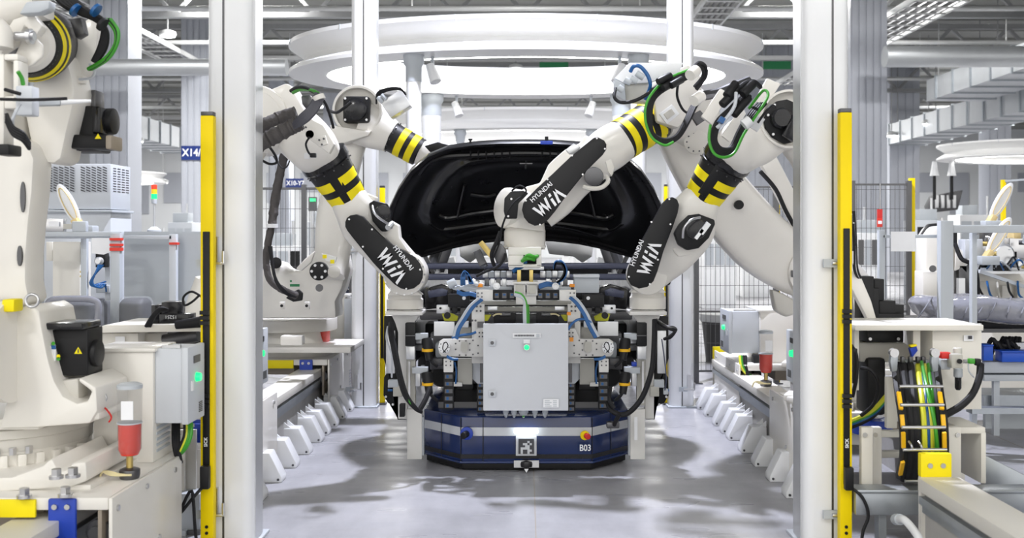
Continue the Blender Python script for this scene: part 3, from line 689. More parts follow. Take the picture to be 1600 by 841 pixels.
    cable(t, [(500, 150, 288), (490, 143, 285), (475, 137, 280), (462, 138, 275), (455, 142, 272)], .012)
    cable(t, [(497, 146, 288), (486, 141, 284), (470, 140, 278), (458, 145, 274)], .01, 'hose_green')
    cable(t, [(502, 152, 286), (510, 165, 284), (517, 185, 282), (521, 200, 280)], .008)
    MB().cyl(P(496, 150, 293), P(499, 157, 293), .036, n=18).build('cable_clamp', 'robot_white', t)
    MB().plate([(470, 150), (484, 148), (490, 160), (478, 170), (472, 163)], 275, .05).build('connector_block', 'steel_dark', t, bevel=.006)
    MB().tube([P(*q) for q in ((470, 191, 292), (455, 199, 292), (430, 212, 292), (405, 226, 292), (385, 240, 290))], WR(.044), 14, k=9).build('corrugated_sleeve', 'sleeve', t)
    MB().tube([P(*q) for q in ((462, 176, 282), (438, 184, 282), (415, 194, 284), (390, 212, 284))], WR(.036), 14, k=9).build('corrugated_sleeve', 'sleeve', t)
    cable(t, [(420, 228, 292), (430, 243, 290), (432, 254, 288), (420, 256, 286), (402, 246, 285)], .007)
    return t
robot_mid_left()
# ---- A: right robot whose wrist comes down on the right tool
def robot_mid_right():
    t = thing('welding_robot', 'white robot arm beside the near right post, wrist down on the right tool', 'robot', (1.95, 6.35, .505), 'large white handling robots')
    carousel(t, 1.95, 6.35, .505, .2)
    MB().limb([(1308, 580, 252, 30, .18), (1300, 490, 252, 30, .17), (1296, 430, 252, 30, .15)]).build('swivel_body', 'robot_white', t)
    MB().limb([(1295, 440, 252, 28, .1), (1290, 370, 252, 30, .1), (1272, 260, 252, 30, .1), (1240, 195, 252, 42, .1)]).build('lower_arm', 'robot_white', t)
    s0, s1, s2 = 256, 250, 240
    c = P(1224, 190, s0)
    MB().lathe(c + Vector((0, -.15, 0)), (0, 1, 0), [(41 / s0, .06), (41.5 / s0, 0), (45 / s0, .0), (46 / s0, .1), (44 / s0, .3)], 40).build('elbow_ring', 'robot_white', t)
    pl_ = MB().plate([(1194, 186), (1200, 168), (1214, 158), (1230, 155), (1246, 162), (1254, 180), (1252, 205), (1240, 222), (1226, 225), (1206, 214), (1196, 200)], 262.5, .03).build('elbow_plate', 'black', t, bevel=.006)
    MB().lathe(P(1219, 186, 262.5), (0, -1, 0), [(.062, 0), (.062, .05), (.05, .065)], 24).build('motor_bell', 'black_gloss', pl_)
    MB().ob(P(1240, 200, 265), (.5, 0, .86), (0, 1, 0), .15, .06, .085).build('motor_block', 'black_gloss', pl_, bevel=.012)
    for q in ((1200, 180), (1210, 164), (1247, 172), (1236, 217), (1208, 210)): screws([q], 263, F / 263, pl_, .008)
    MB().limb([(1212, 200, s0, 36, .13), (1185, 215, s0, 42, .14), (1162, 226, s0, 42, .145), (1144, 241, s1, 36, .13)]).build('forearm_casting', 'robot_white', t)
    MB().plate([(1172, 172), (1199, 122), (1220, 131), (1186, 184)], 262, .04).build('cable_plate', 'robot_white', t, bevel=.005)
    MB().plate([(1096, 182), (1126, 138), (1140, 146), (1112, 194)], 270, .04).build('cable_plate', 'robot_white', t, bevel=.005)
    MB().plate([(1128, 212), (1160, 165), (1166, 178), (1140, 222)], 272, .03).build('cable_plate', 'robot_white', t, bevel=.005)
    pc = P(1136, 250, s1); pe = P(1096, 311, 246); d = pe - pc
    MB().lathe(pc - d * .16, d, [(.135, 0), (.16, .01), (.16, .065), (.147, .085)], 40).build('cuff', 'black_gloss', t)
    stripes(t, pc + d * .16, pe, .147, .117, ((.26, .48), (.66, .9)), arc=[(.15, 1.3), (1.75, 2.9), (3.2, 4.4), (4.75, 6.1)])
    MB().ob((pc + pe) / 2 + Vector((-.04, -.132, -.01)), d, (0, 1, 0), .22, .018, .06).build('cover_strap', 'black', t, bevel=.004)
    MB().limb([(1097, 309, 246, 29, .115), (1088, 325, 246, 35, .118), (1072, 355, 245, 46, .105), (1050, 390, 243, 40, .09), (1030, 412, 241, 34, .085), (1010, 432, s2, 30, .085)]).build('wrist_arm', 'robot_white', t)
    MB().plate([(1100, 318), (1121, 325), (1120, 352), (1108, 382), (1082, 398), (1060, 402), (1050, 390), (1085, 350)], 247, .15).build('wrist_wing', 'robot_white', t, bevel=.015)
    pk = MB().plate(px_of((960, 240), 2.803, [(262, 350), (285, 310), (325, 270), (370, 264), (440, 290), (442, 310), (415, 370), (370, 415), (320, 425), (280, 400)]), 251, .06).build('pocket', 'black', t, bevel=.01)
    MB().cyl(P(1088, 358, 258), P(1088, 358, 252), 16 / 256, n=20).build('pocket_motor', 'black_gloss', pk, bevel=.006)
    cable(pk, [(1067, 372, 260), (1069, 356, 261), (1080, 344, 261), (1094, 340, 259)], .008, 'steel', 'conduit')
    MB().ob(P(1101, 357, 259), (.6, 0, .8), (0, 1, 0), .08, .03, .03).ob(P(1092, 366, 259), (.6, 0, .8), (0, 1, 0), .07, .03, .02).build('connector', 'alu', pk)
    MB().cyl(P(1010, 430, s2) + Vector((0, -.10, 0)), P(1010, 430, s2) + Vector((0, .11, 0)), 30 / s2, n=36).build('wrist_joint', 'robot_white', t, bevel=.012)
    ol = px_of((960, 240), 2.803, [(232, 196), (255, 190), (276, 202), (284, 225), (278, 260), (255, 325), (215, 430), (190, 515), (172, 560), (145, 585), (108, 592), (75, 578), (58, 545), (62, 505), (80, 455), (130, 365), (180, 275), (212, 218)])
    cv = MB().plate(ol, 252, .05).build('arm_cover', 'black', t, bevel=.007)
    screws(px_of((960, 240), 2.803, [(240, 200), (162, 300), (105, 415), (63, 540), (155, 572), (190, 465), (245, 310)]), 252, F / 252, cv)
    wia(cv, P(1010, 401, 252.4), (.36, 0, .93), (-.93, 0, .36), 1.12)
    MB().plate([(1036, 400), (1052, 405), (1048, 445), (1025, 450)], 240, .1).build('cable_guard', 'black', t, bevel=.01)
    MB().plate([(994, 448), (1004, 444), (1022, 444), (1034, 450), (1042, 458), (985, 458)], 240, .12).build('neck', 'robot_white', t, bevel=.01)
    drum(t, 1013.5, 455, 483, 28.5, 237, r_off=.06)
    # cables
    for k, off in enumerate((0, 4, 8, 12)):
        cable(t, [(1160 + off, 150, 284), (1140 + off * .6, 170, 288), (1120 + off * .5, 190, 290), (1112 + off * .5, 215, 290), (1118 + off * .4, 236 - off * .6, 290), (1132, 243 - off * .8, 290), (1148 - off * .5, 230, 288), (1160 - off * .5, 205, 286), (1180 - off, 180, 284), (1196 - off, 162, 280)], .011)
    cable(t, [(1110, 195, 292), (1108, 220, 293), (1116, 240, 293), (1132, 246, 293), (1148, 238, 291), (1162, 210, 289), (1185, 175, 286), (1200, 150, 284), (1192, 142, 282), (1170, 170, 282)], .008, 'hose_green')
    for a, b in (((1128, 164), (1152, 140)), ((1146, 180), (1170, 152)), ((1135, 150), (1150, 130)), ((1160, 148), (1178, 130))):
        MB().cyl(P(*a, 288), P(*b, 286), .024, n=12).build('connector', 'black', t, bevel=.004)
    cable(t, [(1152, 140, 286), (1165, 130, 283), (1178, 128, 280), (1188, 136, 276)], .014)
    cable(t, [(1120, 200, 292), (1135, 185, 292), (1148, 165, 290), (1150, 145, 288)], .01, 'cab_grey')
    MB().ob(P(1127, 188, 294), (.5, 0, .86), (0, 1, 0), .03, .045, .03).build('blue_tie', 'hose_blue', t)
    MB().plate([(1166, 188), (1178, 178), (1196, 186), (1184, 206), (1172, 198)], 276, .03).build('clamp_plate', 'post_white', t, bevel=.004)
    MB().cyl(P(1162, 196, 292), P(1172, 188, 292), .03, n=14).build('cable_clamp', 'post_white', t)
    cable(t, [(1184, 192, 284), (1196, 175, 284), (1206, 165, 282), (1212, 168, 276)], .007)
    return t
robot_mid_right()
# ---- C: right rear robot carrying the centre tool
def robot_centre():
    t = thing('welding_robot', 'white robot arm stretched from the right rear to the centre tool', 'robot', (2.45, 8.0, .505), 'large white handling robots')
    carousel(t, 2.45, 7.95, .505, .3)
    MB().limb([(1330, 540, 202, 66, .25), (1320, 490, 202, 62, .24), (1295, 440, 203, 52, .2), (1275, 415, 203, 40, .15)]).build('swivel_body', 'robot_white', t)
    # shoulder joint
    c = P(1264, 424, 208)
    j = MB().lathe(c + Vector((0, -.22, 0)), (0, 1, 0), [(.10, .02), (.17, .02), (.175, 0), (.205, .0), (.215, .03), (.215, .34)], 40).build('shoulder_joint', 'robot_white', t)
    bolts_ring(j, c + Vector((0, -.2, 0)), (0, -1, 0), .14, 10, .012); MB().ob(P(1238, 428, 214.5), (0, 0, 1), (0, 1, 0), .05, .01, .02).build('slot', 'steel_dark', j, bevel=.004)
    la = MB().limb([(1275, 432, 209, 40, .11), (1235, 412, 210, 46, .12), (1185, 375, 212, 50, .12), (1130, 312, 216, 48, .12), (1085, 245, 220, 42, .12), (1060, 195, 224, 40, .12)], ex=4).build('lower_arm', 'robot_white', t)
    q = P(1149, 321, 216); MB().cyl(q + Vector((0, -.135, 0)), q + Vector((0, -.1, 0)), .033, n=18).build('lightening_hole', 'black', la)
    MB().bar(P(1184, 222, 213), P(1262, 372, 206), .1, .13).build('balancer_link', 'robot_white', t, bevel=.02)
    cable(t, [(1188, 268, 214), (1212, 296, 213), (1228, 330, 212), (1245, 360, 211)], .016)
    MB().plate([(1236, 362), (1246, 358), (1254, 372), (1254, 390), (1244, 382)], 213, .05).build('cable_guard', 'black', t, bevel=.008)
    MB().plate([(1206, 452), (1226, 460), (1240, 468), (1250, 490), (1228, 496), (1212, 486)], 212, .12).build('arm_stop', 'robot_shade', t, bevel=.02)
    # elbow
    s0 = 232
    MB().limb([(1092, 200, 224, 40, .14), (1072, 180, 226, 46, .15), (1050, 168, 229, 44, .15), (1022, 186, s0, 36, .145)]).build('elbow_casting', 'robot_white', t)
    MB().plate([(1020, 130), (1075, 100), (1095, 118), (1098, 160), (1060, 200), (1026, 190)], 240, .14).build('elbow_housing', 'robot_white', t, bevel=.016)
    b = MB().plate([(1030, 178), (1050, 163), (1062, 178), (1042, 194)], 244, .03).build('access_frame', 'post_white', t, bevel=.004)
    MB().plate([(1037, 178), (1049, 169), (1055, 178), (1043, 187)], 246, .02).build('access_cover', 'robot_shade', b, bevel=.003)
    MB().cyl(P(1088, 222, 229), P(1088, 222, 224), 19 / 229, n=28).build('elbow_cap', 'robot_white', t, bevel=.006)
    bolts_ring(t, P(1088, 222, 229), (0, -1, 0), 15 / 229, 10, .006, 'steel_dark', .005)
    pc = P(1022, 188, s0); pe = P(967, 222, 236); d = pe - pc
    MB().lathe(pc - d * .1, d, [(.12, 0), (.145, .012), (.145, .05)], 40).build('cuff', 'black_gloss', t)
    stripes(t, pc, pe, .143, .138, ((.02, .2), (.36, .58), (.74, .9)))
    MB().limb([(969, 221, 236, 33, .135), (952, 232, 237, 35, .125), (935, 246, 238, 33, .11), (900, 280, 239, 29, .095), (870, 312, 239, 29, .09), (845, 332, 239, 28, .09)]).build('wrist_arm', 'robot_white', t)
    wing = px_of((760, 200), 3.825, [(470, 130), (400, 190), (370, 220), (320, 330), (240, 350), (200, 380), (260, 460), (420, 505), (520, 465), (570, 435), (575, 400), (560, 350), (640, 290), (730, 300), (765, 270), (720, 150), (600, 40), (575, 60), (560, 90)])
    MB().plate(wing, 238, .15).build('wrist_wing', 'robot_white', t, bevel=.014)
    pk = MB().cyl(P(928, 276, 250), P(928, 276, 240), 15 / 248, n=22).build('pocket_motor', 'steel_dark', t, bevel=.006)
    cable(pk, [(912, 292, 252), (925, 295, 253), (940, 293, 253), (950, 284, 252), (948, 276, 250)], .014, 'robot_shade', 'conduit')
    MB().plate([(946, 252), (955, 249), (960, 262), (956, 276), (950, 268)], 250, .02).build('bracket', 'robot_shade', t, bevel=.003)
    MB().plate([(884, 234), (896, 224), (908, 230), (900, 240), (890, 242)], 244, .04).build('lug', 'alu', t, bevel=.006)
    cv = MB().plate(px_of((760, 200), 3.825, [(640, 60), (662, 52), (705, 75), (718, 98), (716, 130), (695, 162), (640, 215), (580, 280), (520, 355), (460, 430), (410, 500), (370, 548), (330, 578), (290, 585), (252, 568), (225, 535), (212, 490), (220, 450), (240, 422), (300, 362), (400, 270), (510, 165)]), 250, .05).build('arm_cover', 'black', t, bevel=.007)
    screws(px_of((760, 200), 3.825, [(660, 62), (708, 125), (512, 165), (365, 308), (236, 435), (320, 578), (440, 440), (575, 278)]), 250, F / 250, cv)
    wia(cv, P(856, 312, 250.4), (.75, 0, .66), (-.66, 0, .75), 1.12)
    # wrist: round housing and drum
    h = P(798, 326, 240)
    MB().lathe(h, (-.75, -.45, .1), [(.13, -.10), (.135, .02), (.13, .05), (.11, .065)], 36).build('wrist_housing', 'robot_white', t)
    MB().plate([(788, 310), (798, 299), (818, 298), (826, 302), (810, 318), (808, 342), (790, 342), (787, 330)], 251, .03).build('side_cover', 'black', t, bevel=.008)
    screws([(799, 311), (794, 338)], 251, F / 251, t, .007)
    MB().limb([(822, 338, 240, 28, .1), (821, 350, 240, 30, .11), (820, 358, 240, 33, .125)], ex=2.2).build('neck', 'robot_white', t)
    MB().lathe(P(820, 387, 238), (0, 0, 1), [(.139, 0), (.139, .012), (.136, .014), (.136, .105), (.128, .12), (.12, .135), (.11, .15)], 36).build('wrist_drum', 'robot_white', t, ang=30)
    bolts_ring(t, P(820, 387.5, 238), (0, 0, -1), .125, 16, .007, 'robot_shade', .01)
    MB().pb(794, 386, 846, 399, 246, .16).bb(*(lambda a, b: (a.x, b.x, a.y, a.y + .16, a.z, b.z))(P(794, 417, 246), P(818, 399, 246))).pb(838, 399, 846, 417, 246, .16).pb(794, 413, 846, 418, 246, .16).build('tool_adapter', 'robot_white', t, bevel=.006)
    MB().pb(818, 398, 838, 414, 240, .05).build('adapter_recess', 'black', t)
    cable(t, [(818, 406, 247), (826, 399, 249), (836, 402, 248), (842, 398, 244)], .012, 'hose_green')
    cable(t, [(816, 408, 247), (825, 404, 249), (835, 406, 248)], .012, 'hose_green')
    cable(t, [(800, 298, 250), (812, 290, 252), (822, 300, 252), (800, 320, 254), (786, 350, 252), (780, 380, 248), (770, 405, 246)], .006)
    cable(t, [(782, 362, 248), (776, 378, 248), (768, 398, 246), (772, 415, 244)], .013)
    # black spindle pack left of the adapter
    MB().plate([(770, 395), (782, 380), (790, 390), (794, 410), (776, 412)], 244, .07).build('sensor_pack', 'steel_dark', t, bevel=.006)
    MB().bar(P(752, 380, 240), P(770, 402, 242), .05, .035).build('sensor_bar', 'brass', t, bevel=.004)
    MB().bar(P(746, 394, 240), P(756, 416, 242), .05, .05).build('sensor_block', 'steel_dark', t, bevel=.004)
    # dress pack over the elbow
    bx = MB().plate([(976, 131), (1013, 129), (1013, 160), (978, 157)], 250, .12).build('connection_box', 'tool_tan', t, bevel=.004)
    MB().plate([(960, 123), (976, 131), (978, 158), (962, 148)], 252, .10).build('box_face', 'frame_grey', bx, bevel=.003)
    MB().plate([(960, 122), (984, 98), (1068, 98), (1060, 114), (1014, 129), (977, 131)], 251, .06).build('box_top', 'post_white', bx, bevel=.004)
    cable(t, [(985, 112, 255), (990, 104, 256), (1000, 104, 256), (1012, 118, 256), (1016, 135, 256), (1008, 155, 254)], .012, 'hose_blue')
    cable(t, [(962, 138, 254), (960, 152, 256), (970, 160, 256), (990, 158, 257), (1010, 148, 257), (1030, 132, 256), (1060, 116, 252)], .011)
    for a, b_ in (((985, 122), (996, 128)), ((976, 124), (986, 130)), ((994, 114), (1006, 122)), ((966, 136), (974, 142))):
        MB().cyl(P(*a, 256), P(*b_, 256), .02, n=10).build('plug', 'frame_grey', t, bevel=.003)
    for k in range(4):
        cable(t, [(1085 - k, 112 + 2 * k, 258), (1060, 120 + 3 * k, 261), (1030 + k, 135 + 3 * k, 263), (1014 + 2 * k, 160, 264), (1011 + 2 * k, 188, 264), (1018 + k, 212 - k, 264), (1038, 224 - 2 * k, 264), (1060 - k, 215 - k, 264), (1076 - k * 2, 190, 262), (1088 - k * 2, 165, 258), (1100, 148, 252)], .011)
    cable(t, [(1085, 106, 258), (1040, 125, 263), (1013, 155, 266), (1008, 185, 266), (1018, 214, 266), (1038, 227, 266), (1052, 222, 265)], .008, 'hose_green')
    cable(t, [(1082, 108, 256), (1092, 98, 252), (1102, 104, 248), (1102, 120, 246), (1088, 140, 246)], .012)
    cable(t, [(1080, 112, 256), (1090, 102, 252), (1098, 108, 248), (1098, 120, 246), (1085, 136, 246)], .012)
    cable(t, [(1060, 128, 260), (1058, 150, 258), (1066, 170, 256), (1076, 178, 254)], .008)
    for a, b_ in (((1035, 138), (1052, 128)), ((1028, 128), (1048, 118)), ((1048, 134), (1066, 124))):
        MB().cyl(P(*a, 266), P(*b_, 264), .022, n=12).build('connector', 'black', t, bevel=.003)
    for a, b_ in (((1078, 118), (1088, 110)), ((1084, 158), (1096, 150))):
        MB().cyl(P(*a, 266), P(*b_, 264), .034, n=14).build('cable_clamp', 'robot_white', t)
    cable(t, [(1096, 150, 254), (1120, 146, 252), (1145, 136, 250), (1170, 126, 248)], .03, 'steel_dark')
    MB().plate([(1080, 180), (1094, 172), (1106, 185), (1090, 196)], 238, .05).build('bracket', 'steel_dark', t, bevel=.004)
    return t
robot_centre()
# ---- B: left rear robot, forearm passing behind the bonnet
def robot_rear_left():
    t = thing('welding_robot', 'white robot arm at the left rear reaching behind the raised bonnet', 'robot', (-2.12, 9.0, .505), 'large white handling robots')
    s = 178
    MB().pb(395, 543, 548, 552, 190, .7).build('foot_plate', 'robot_white', t, bevel=.006)
    MB().limb([(460, 553, s, 62, .3), (460, 535, s, 62, .3), (462, 522, s, 48, .27), (462, 512, s, 42, .25)], ex=3).build('base_casting', 'robot_white', t)
    MB().pb(438, 525, 472, 540, 205, .1).build('base_block', 'robot_white', t, bevel=.008)
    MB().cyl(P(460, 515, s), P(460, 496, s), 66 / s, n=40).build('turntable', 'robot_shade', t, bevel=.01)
    MB().plate([(398, 498), (396, 470), (402, 440), (410, 420), (424, 408), (436, 412), (448, 424), (466, 424), (480, 404), (498, 386), (518, 374), (536, 392), (542, 424), (534, 452), (524, 472), (526, 498)], 190, .34).build('swivel_body', 'robot_white', t, bevel=.03)
    MB().plate([(462, 420), (476, 405), (492, 392), (486, 410), (470, 424)], 200, .05).build('body_rim', 'robot_white', t, bevel=.008)
    MB().limb([(512, 430, 192, 27, .1), (520, 390, 190, 28, .1), (522, 340, 189, 27, .1), (533, 280, 188, 25, .1), (552, 205, 188, 26, .1), (560, 180, 188, 34, .1)]).build('lower_arm', 'robot_white', t)
    q = P(498, 424, 203)
    j = MB().cyl(q, q + Vector((0, .05, 0)), 14.5 / 200, n=28).build('joint_cover', 'black', t, bevel=.004); bolts_ring(j, q, (0, -1, 0), .052, 6, .011)
    MB().cyl(P(522, 425, 203), P(522, 425, 200), 10 / 203, n=20).build('balance_port', 'robot_shade', t, bevel=.004)
    MB().cyl(P(499, 450, 203), P(499, 450, 200), 6 / 203, n=16).build('lifting_hole', 'steel_dark', t)
    MB().cyl(P(431, 411, 200), P(431, 411, 190), 9 / 200, n=18).build('end_cap', 'black', t, bevel=.004)
    MB().plate([(455, 458), (466, 452), (473, 458), (472, 470), (458, 472), (446, 466)], 202, .03).build('cable_port', 'black', t, bevel=.008)
    MB().plate([(502, 396), (526, 402), (524, 410), (510, 408)], 204, .02).build('warning_plate', 'post_white', t)
    MB().pb(504, 398, 510, 404, 206, .015).pb(516, 406, 522, 412, 206, .015).build('yellow_stop', 'tape_yellow', t)
    MB().pb(453, 444, 468, 448, 203, .002).pb(453, 438, 456, 441, 203, .002).build('sticker', 'green_sign', t)
    for px in (440, 479):
        b = MB().pb(px - 4, 472, px + 4, 484, 200, .04).build('lug', 'robot_white', t, bevel=.006); MB().cyl(P(px, 478, 201), P(px, 478, 199), .012, n=8).build('hole', 'black', b)
    # long corrugated dress pack
    MB().tube([P(*q) for q in ((447, 230, 215), (440, 260, 212), (432, 300, 210), (427, 335, 210), (425, 352, 210))], WR(.034), 12, k=9).build('corrugated_sleeve', 'sleeve', t)
    MB().tube([P(*q) for q in ((424, 355, 210), (418, 385, 210), (416, 412, 210), (422, 438, 210), (440, 452, 209), (462, 462, 206))], WR(.028), 12, k=9).build('corrugated_sleeve', 'sleeve', t)
    MB().cyl(P(425, 356, 211), P(425, 350, 211), .045, n=14).build('cable_clamp', 'post_white', t)
    for k in range(3): cable(t, [(424 - k * 2, 385, 212), (430, 432 + k * 3, 213), (446, 455 + k * 2, 212), (462, 464, 208)], .008)
    cable(t, [(425, 240, 215), (440, 262, 217), (450, 258, 217), (455, 240, 216)], .006)
    # forearm
    c = P(562, 175, 190)
    MB().lathe(c + Vector((0, -.13, 0)), (0, 1, 0), [(.18, .08), (.182, 0), (.20, 0), (.208, .03), (.208, .26)], 40).build('elbow_ring', 'robot_white', t)
    MB().cyl(c + Vector((0, -.07, 0)), c + Vector((0, -.04, 0)), .185, n=36).build('elbow_plate', 'robot_shade', t)
    motor(t, c + Vector((0, -.07, 0)), (0, -1, 0), .215, .16)
    cable(t, [(548, 160, 205), (536, 170, 205), (525, 176, 202), (512, 172, 198)], .012)
    MB().plate([(515, 195), (548, 200), (580, 205), (575, 212), (530, 226), (520, 215)], 194, .16).build('elbow_casting', 'robot_white', t, bevel=.012)
    MB().limb([(566, 192, 190, 36, .14), (590, 203, 190, 32, .13), (612, 214, 190, 25, .12)]).build('forearm_casting', 'robot_white', t)
    pc = P(612, 214, 190); pe = P(655, 238, 190); d = pe - pc
    stripes(t, pc, pe, .124, .118, ((.28, .5), (.66, .88)))
    MB().limb([(656, 238, 190, 20, .1), (675, 244, 190, 19, .09), (715, 240, 190, 18, .09)]).build('wrist_arm', 'robot_white', t)
    MB().plate([(663, 228), (684, 222), (700, 226), (704, 234), (672, 238)], 198, .08).build('wrist_cover', 'black', t, bevel=.008)
    MB().ob(P(620, 164, 196), (.55, 0, -.84), (0, 1, 0), .15, .15, .19).build('grey_box', 'alu', t, bevel=.008)
    for k in range(3): cable(t, [(588, 158 + 2 * k, 200), (590, 145 + 3 * k, 202), (605, 138 + 2 * k, 203), (625, 138 + k, 203), (634, 148, 202)], .007)
    for a, b_ in (((596, 148), (604, 156)), ((590, 152), (598, 160))): MB().cyl(P(*a, 203), P(*b_, 203), .016, n=8).build('plug', 'frame_grey', t)
    return t
robot_rear_left()
# ---- N: big robot at the left edge, close to the camera
def robot_near():
    t = thing('welding_robot', 'large white robot cut by the left edge of the picture', 'robot', (-2.08, 4.45, .505), 'large white handling robots')
    s = 368
    MB().plate([(-60, 772), (-60, 748), (18, 746), (40, 738), (66, 728), (80, 716), (92, 738), (105, 736), (112, 724), (134, 722), (136, 752), (110, 762), (20, 768)], 388, .5).build('foot_casting', 'robot_white', t, bevel=.012)
    MB().pb(-70, 758, 142, 770, 386, .56).build('foot_plate', 'robot_white', t, bevel=.005)
    for px, py, sc in ((38, 778, 400), (102, 776, 400), (88, 748, 396), (114, 746, 396)):
        q = P(px, py, sc); MB().cyl(q, q + Vector((0, 0, .012)), .028, n=16).cyl(q + Vector((0, 0, .012)), q + Vector((0, 0, .038)), .02, n=6).build('anchor_bolt', 'steel', t)
    c = P(15, 722, 345)
    b = MB().cyl(c, c + Vector((0, 0, .17)), .345, n=48).build('turntable', 'robot_white', t, bevel=.006)
    MB().lathe(c + Vector((0, 0, .11)), (0, 0, 1), [(.35, 0), (.35, .05), (.36, .055), (.36, .09), (.33, .1)], 48).build('turntable_rim', 'robot_shade', b)
    for k in range(14):
        an = -PI / 2 - 1.2 + k * .2; q = c + Vector((math.cos(an) * .352, math.sin(an) * .352, .06))
        MB().ob(q, (math.cos(an), math.sin(an), 0), (0, 0, 1), .03, .075, .035).build('rib', 'robot_white', b, bevel=.004)
    for k in range(7):
        an = -PI / 2 - .35 + k * .17; q = c + Vector((math.cos(an) * .365, math.sin(an) * .365, .10)); MB().cyl(q, q + Vector((0, 0, .03)), .016, n=6).build('bolt', 'steel', b)
    MB().plate([(-80, 674), (-80, 640), (0, 655), (60, 640), (128, 640), (155, 645), (156, 656), (124, 662), (62, 666), (60, 672)], 372, .42).build('turntable_casting', 'robot_white', t, bevel=.012)
    MB().plate([(18, 500), (28, 484), (44, 476), (60, 486), (66, 520), (74, 560), (84, 596), (98, 620), (120, 631), (136, 628), (143, 612), (122, 596), (124, 590), (150, 606), (152, 642), (140, 662), (60, 668), (0, 670), (16, 600)], 374, .34).build('swivel_body', 'robot_white', t, bevel=.014)
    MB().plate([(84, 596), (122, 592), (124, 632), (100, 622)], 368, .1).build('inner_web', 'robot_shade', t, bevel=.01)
    d = MB().lathe(P(-26, 548, 376), (1, 0, 0), [(.0, -.05), (.22, -.05), (.225, .04), (.20, .05), (.20, .09), (.215, .10), (.215, .13)], 44).build('shoulder_joint', 'robot_white', t)
    for k in range(30):
        an = 2 * PI * k / 30; q = P(-26, 548, 376) + Vector((.06, math.cos(an) * .205, math.sin(an) * .205)); MB().cyl(q, q + Vector((.03, 0, 0)), .009, n=6).build('bolt', 'steel', d)
    # shoulder motor
    mb = MB().pb(64, 514, 137, 588, 366, .16).build('shoulder_motor', 'black', t, bevel=.008)
    MB().pb(62, 505, 128, 516, 370, .2).build('motor_lid', 'black_gloss', mb, bevel=.008)
    MB().cyl(P(138, 552, 360), P(156, 552, 360), .058, n=22).build('end_bell', 'black', mb, bevel=.006)
    MB().pb(70, 540, 87, 564, 369.3, .003).build('nameplate', 'paper', mb); MB().pb(70, 540, 87, 546, 369.5, .002).build('nameplate_band', 'hose_blue', mb)
    for py, m_ in ((537, 'hose_green'), (557, 'tape_yellow'), (561, 'hose_green')):
        q = P(83 if py < 540 else 91, py, 369.5); MB().cyl(q, q + Vector((0, .003, 0)), .008, n=10).build('mark', m_, mb)
    tri = MB().prism([P(116, 553, 369.6), P(128, 553, 369.6), P(122, 542.5, 369.6)], (0, .003, 0)).build('warning_triangle', 'tape_yellow', mb)
    MB().prism([P(121.2, 551.5, 369.9), P(122.8, 551.5, 369.9), P(122.8, 546, 369.9), P(121.2, 546, 369.9)], (0, .001, 0)).build('triangle_mark', 'print_dark', tri)
    # lifting eyes
    def eye(px, py, sc, r):
        c_ = P(px, py, sc); pts = [c_ + Vector((math.cos(a * PI / 9), 0, math.sin(a * PI / 9))) * r for a in range(19)]
        MB().tube(pts, r * .24, 10, smooth=False).build('lifting_eye', 'steel', t)
    eye(50, 470, 385, .026); eye(158, 622, 366, .022)
    cable(t, [(160, 634, 366), (168, 642, 368), (174, 652, 368), (170, 660, 368)], .004, 'red')
    MB().pb(2, 468, 22, 488, 384, .08).build('yellow_stop', 'tape_yellow', t, bevel=.008)
    # lower arm (plate with holes) up to the elbow
    la = MB().plate([(-60, 470), (-60, 200), (20, 212), (42, 222), (53, 248), (50, 300), (44, 350), (40, 400), (40, 440), (46, 470), (30, 482), (-20, 478)], 372, .18).build('lower_arm', 'robot_white', t, bevel=.02)
    for py, h in ((308, 24), (400, 16)):
        q = P(35 if h > 20 else 30, py, 373); pts = [(q.x + math.cos(a * PI / 8) * .010, q.y, q.z + math.sin(a * PI / 8) * h / 373) for a in range(16)]
        MB().prism(pts, (0, .02, 0)).build('lightening_hole', 'steel_dark', la)
    # elbow casting and motors
    MB().plate([(38, 180), (52, 120), (80, 104), (100, 80), (112, 118), (116, 140), (113, 168), (104, 205), (95, 248), (84, 256), (66, 254), (50, 244), (46, 220)], 362, .2).build('elbow_casting', 'robot_white', t, bevel=.02)
    j = MB().lathe(P(50, 205, 356), (1, -.2, 0), [(.14, -.08), (.155, -.05), (.155, 0), (.14, .01)], 36).build('elbow_joint', 'robot_shade', t)
    m1 = MB().pb(98, 165, 146, 235, 352, .2).build('elbow_motor', 'black', t, bevel=.01)
    MB().pb(142, 166, 156, 208, 352, .16).build('motor_block', 'black_gloss', m1, bevel=.008); MB().cyl(P(156, 190, 344), P(180, 190, 344), .06, n=22).build('end_bell', 'black', m1, bevel=.006)
    MB().pb(98, 210, 165, 232, 356, .14).build('lower_motor', 'black', m1, bevel=.012); MB().pb(164, 211, 174, 233, 356, .13).build('motor_cap', 'tan_steel', m1, bevel=.008)
    MB().prism([P(148, 217, 357), P(158, 217, 357), P(153, 209, 357)], (0, .003, 0)).build('warning_triangle', 'tape_yellow', m1)
    MB().pb(108, 140, 150, 172, 348, .1).build('motor_bracket', 'steel_dark', t, bevel=.01)
    # striped forearm seen end-on
    c0 = P(40, 70, 392); c1 = P(64, 66, 352); dd = c1 - c0
    sl = MB().lathe(c0, dd, [(.115, 0), (.125, .02), (.150, .10), (.155, .30), (.155, dd.length)], 44).build('striped_sleeve', 'black', t)
    for h0, h1, r0_, r1_ in ((.045, .075, .1355, .1445), (.105, .15, .1535, .1545)): MB().lathe(c0 + dd.normalized() * h0, dd, [(r0_ - .002, 0), (r0_, 0), (r1_, h1 - h0), (r1_ - .002, h1 - h0)], 44).build('yellow_band', 'tape_yellow', sl)
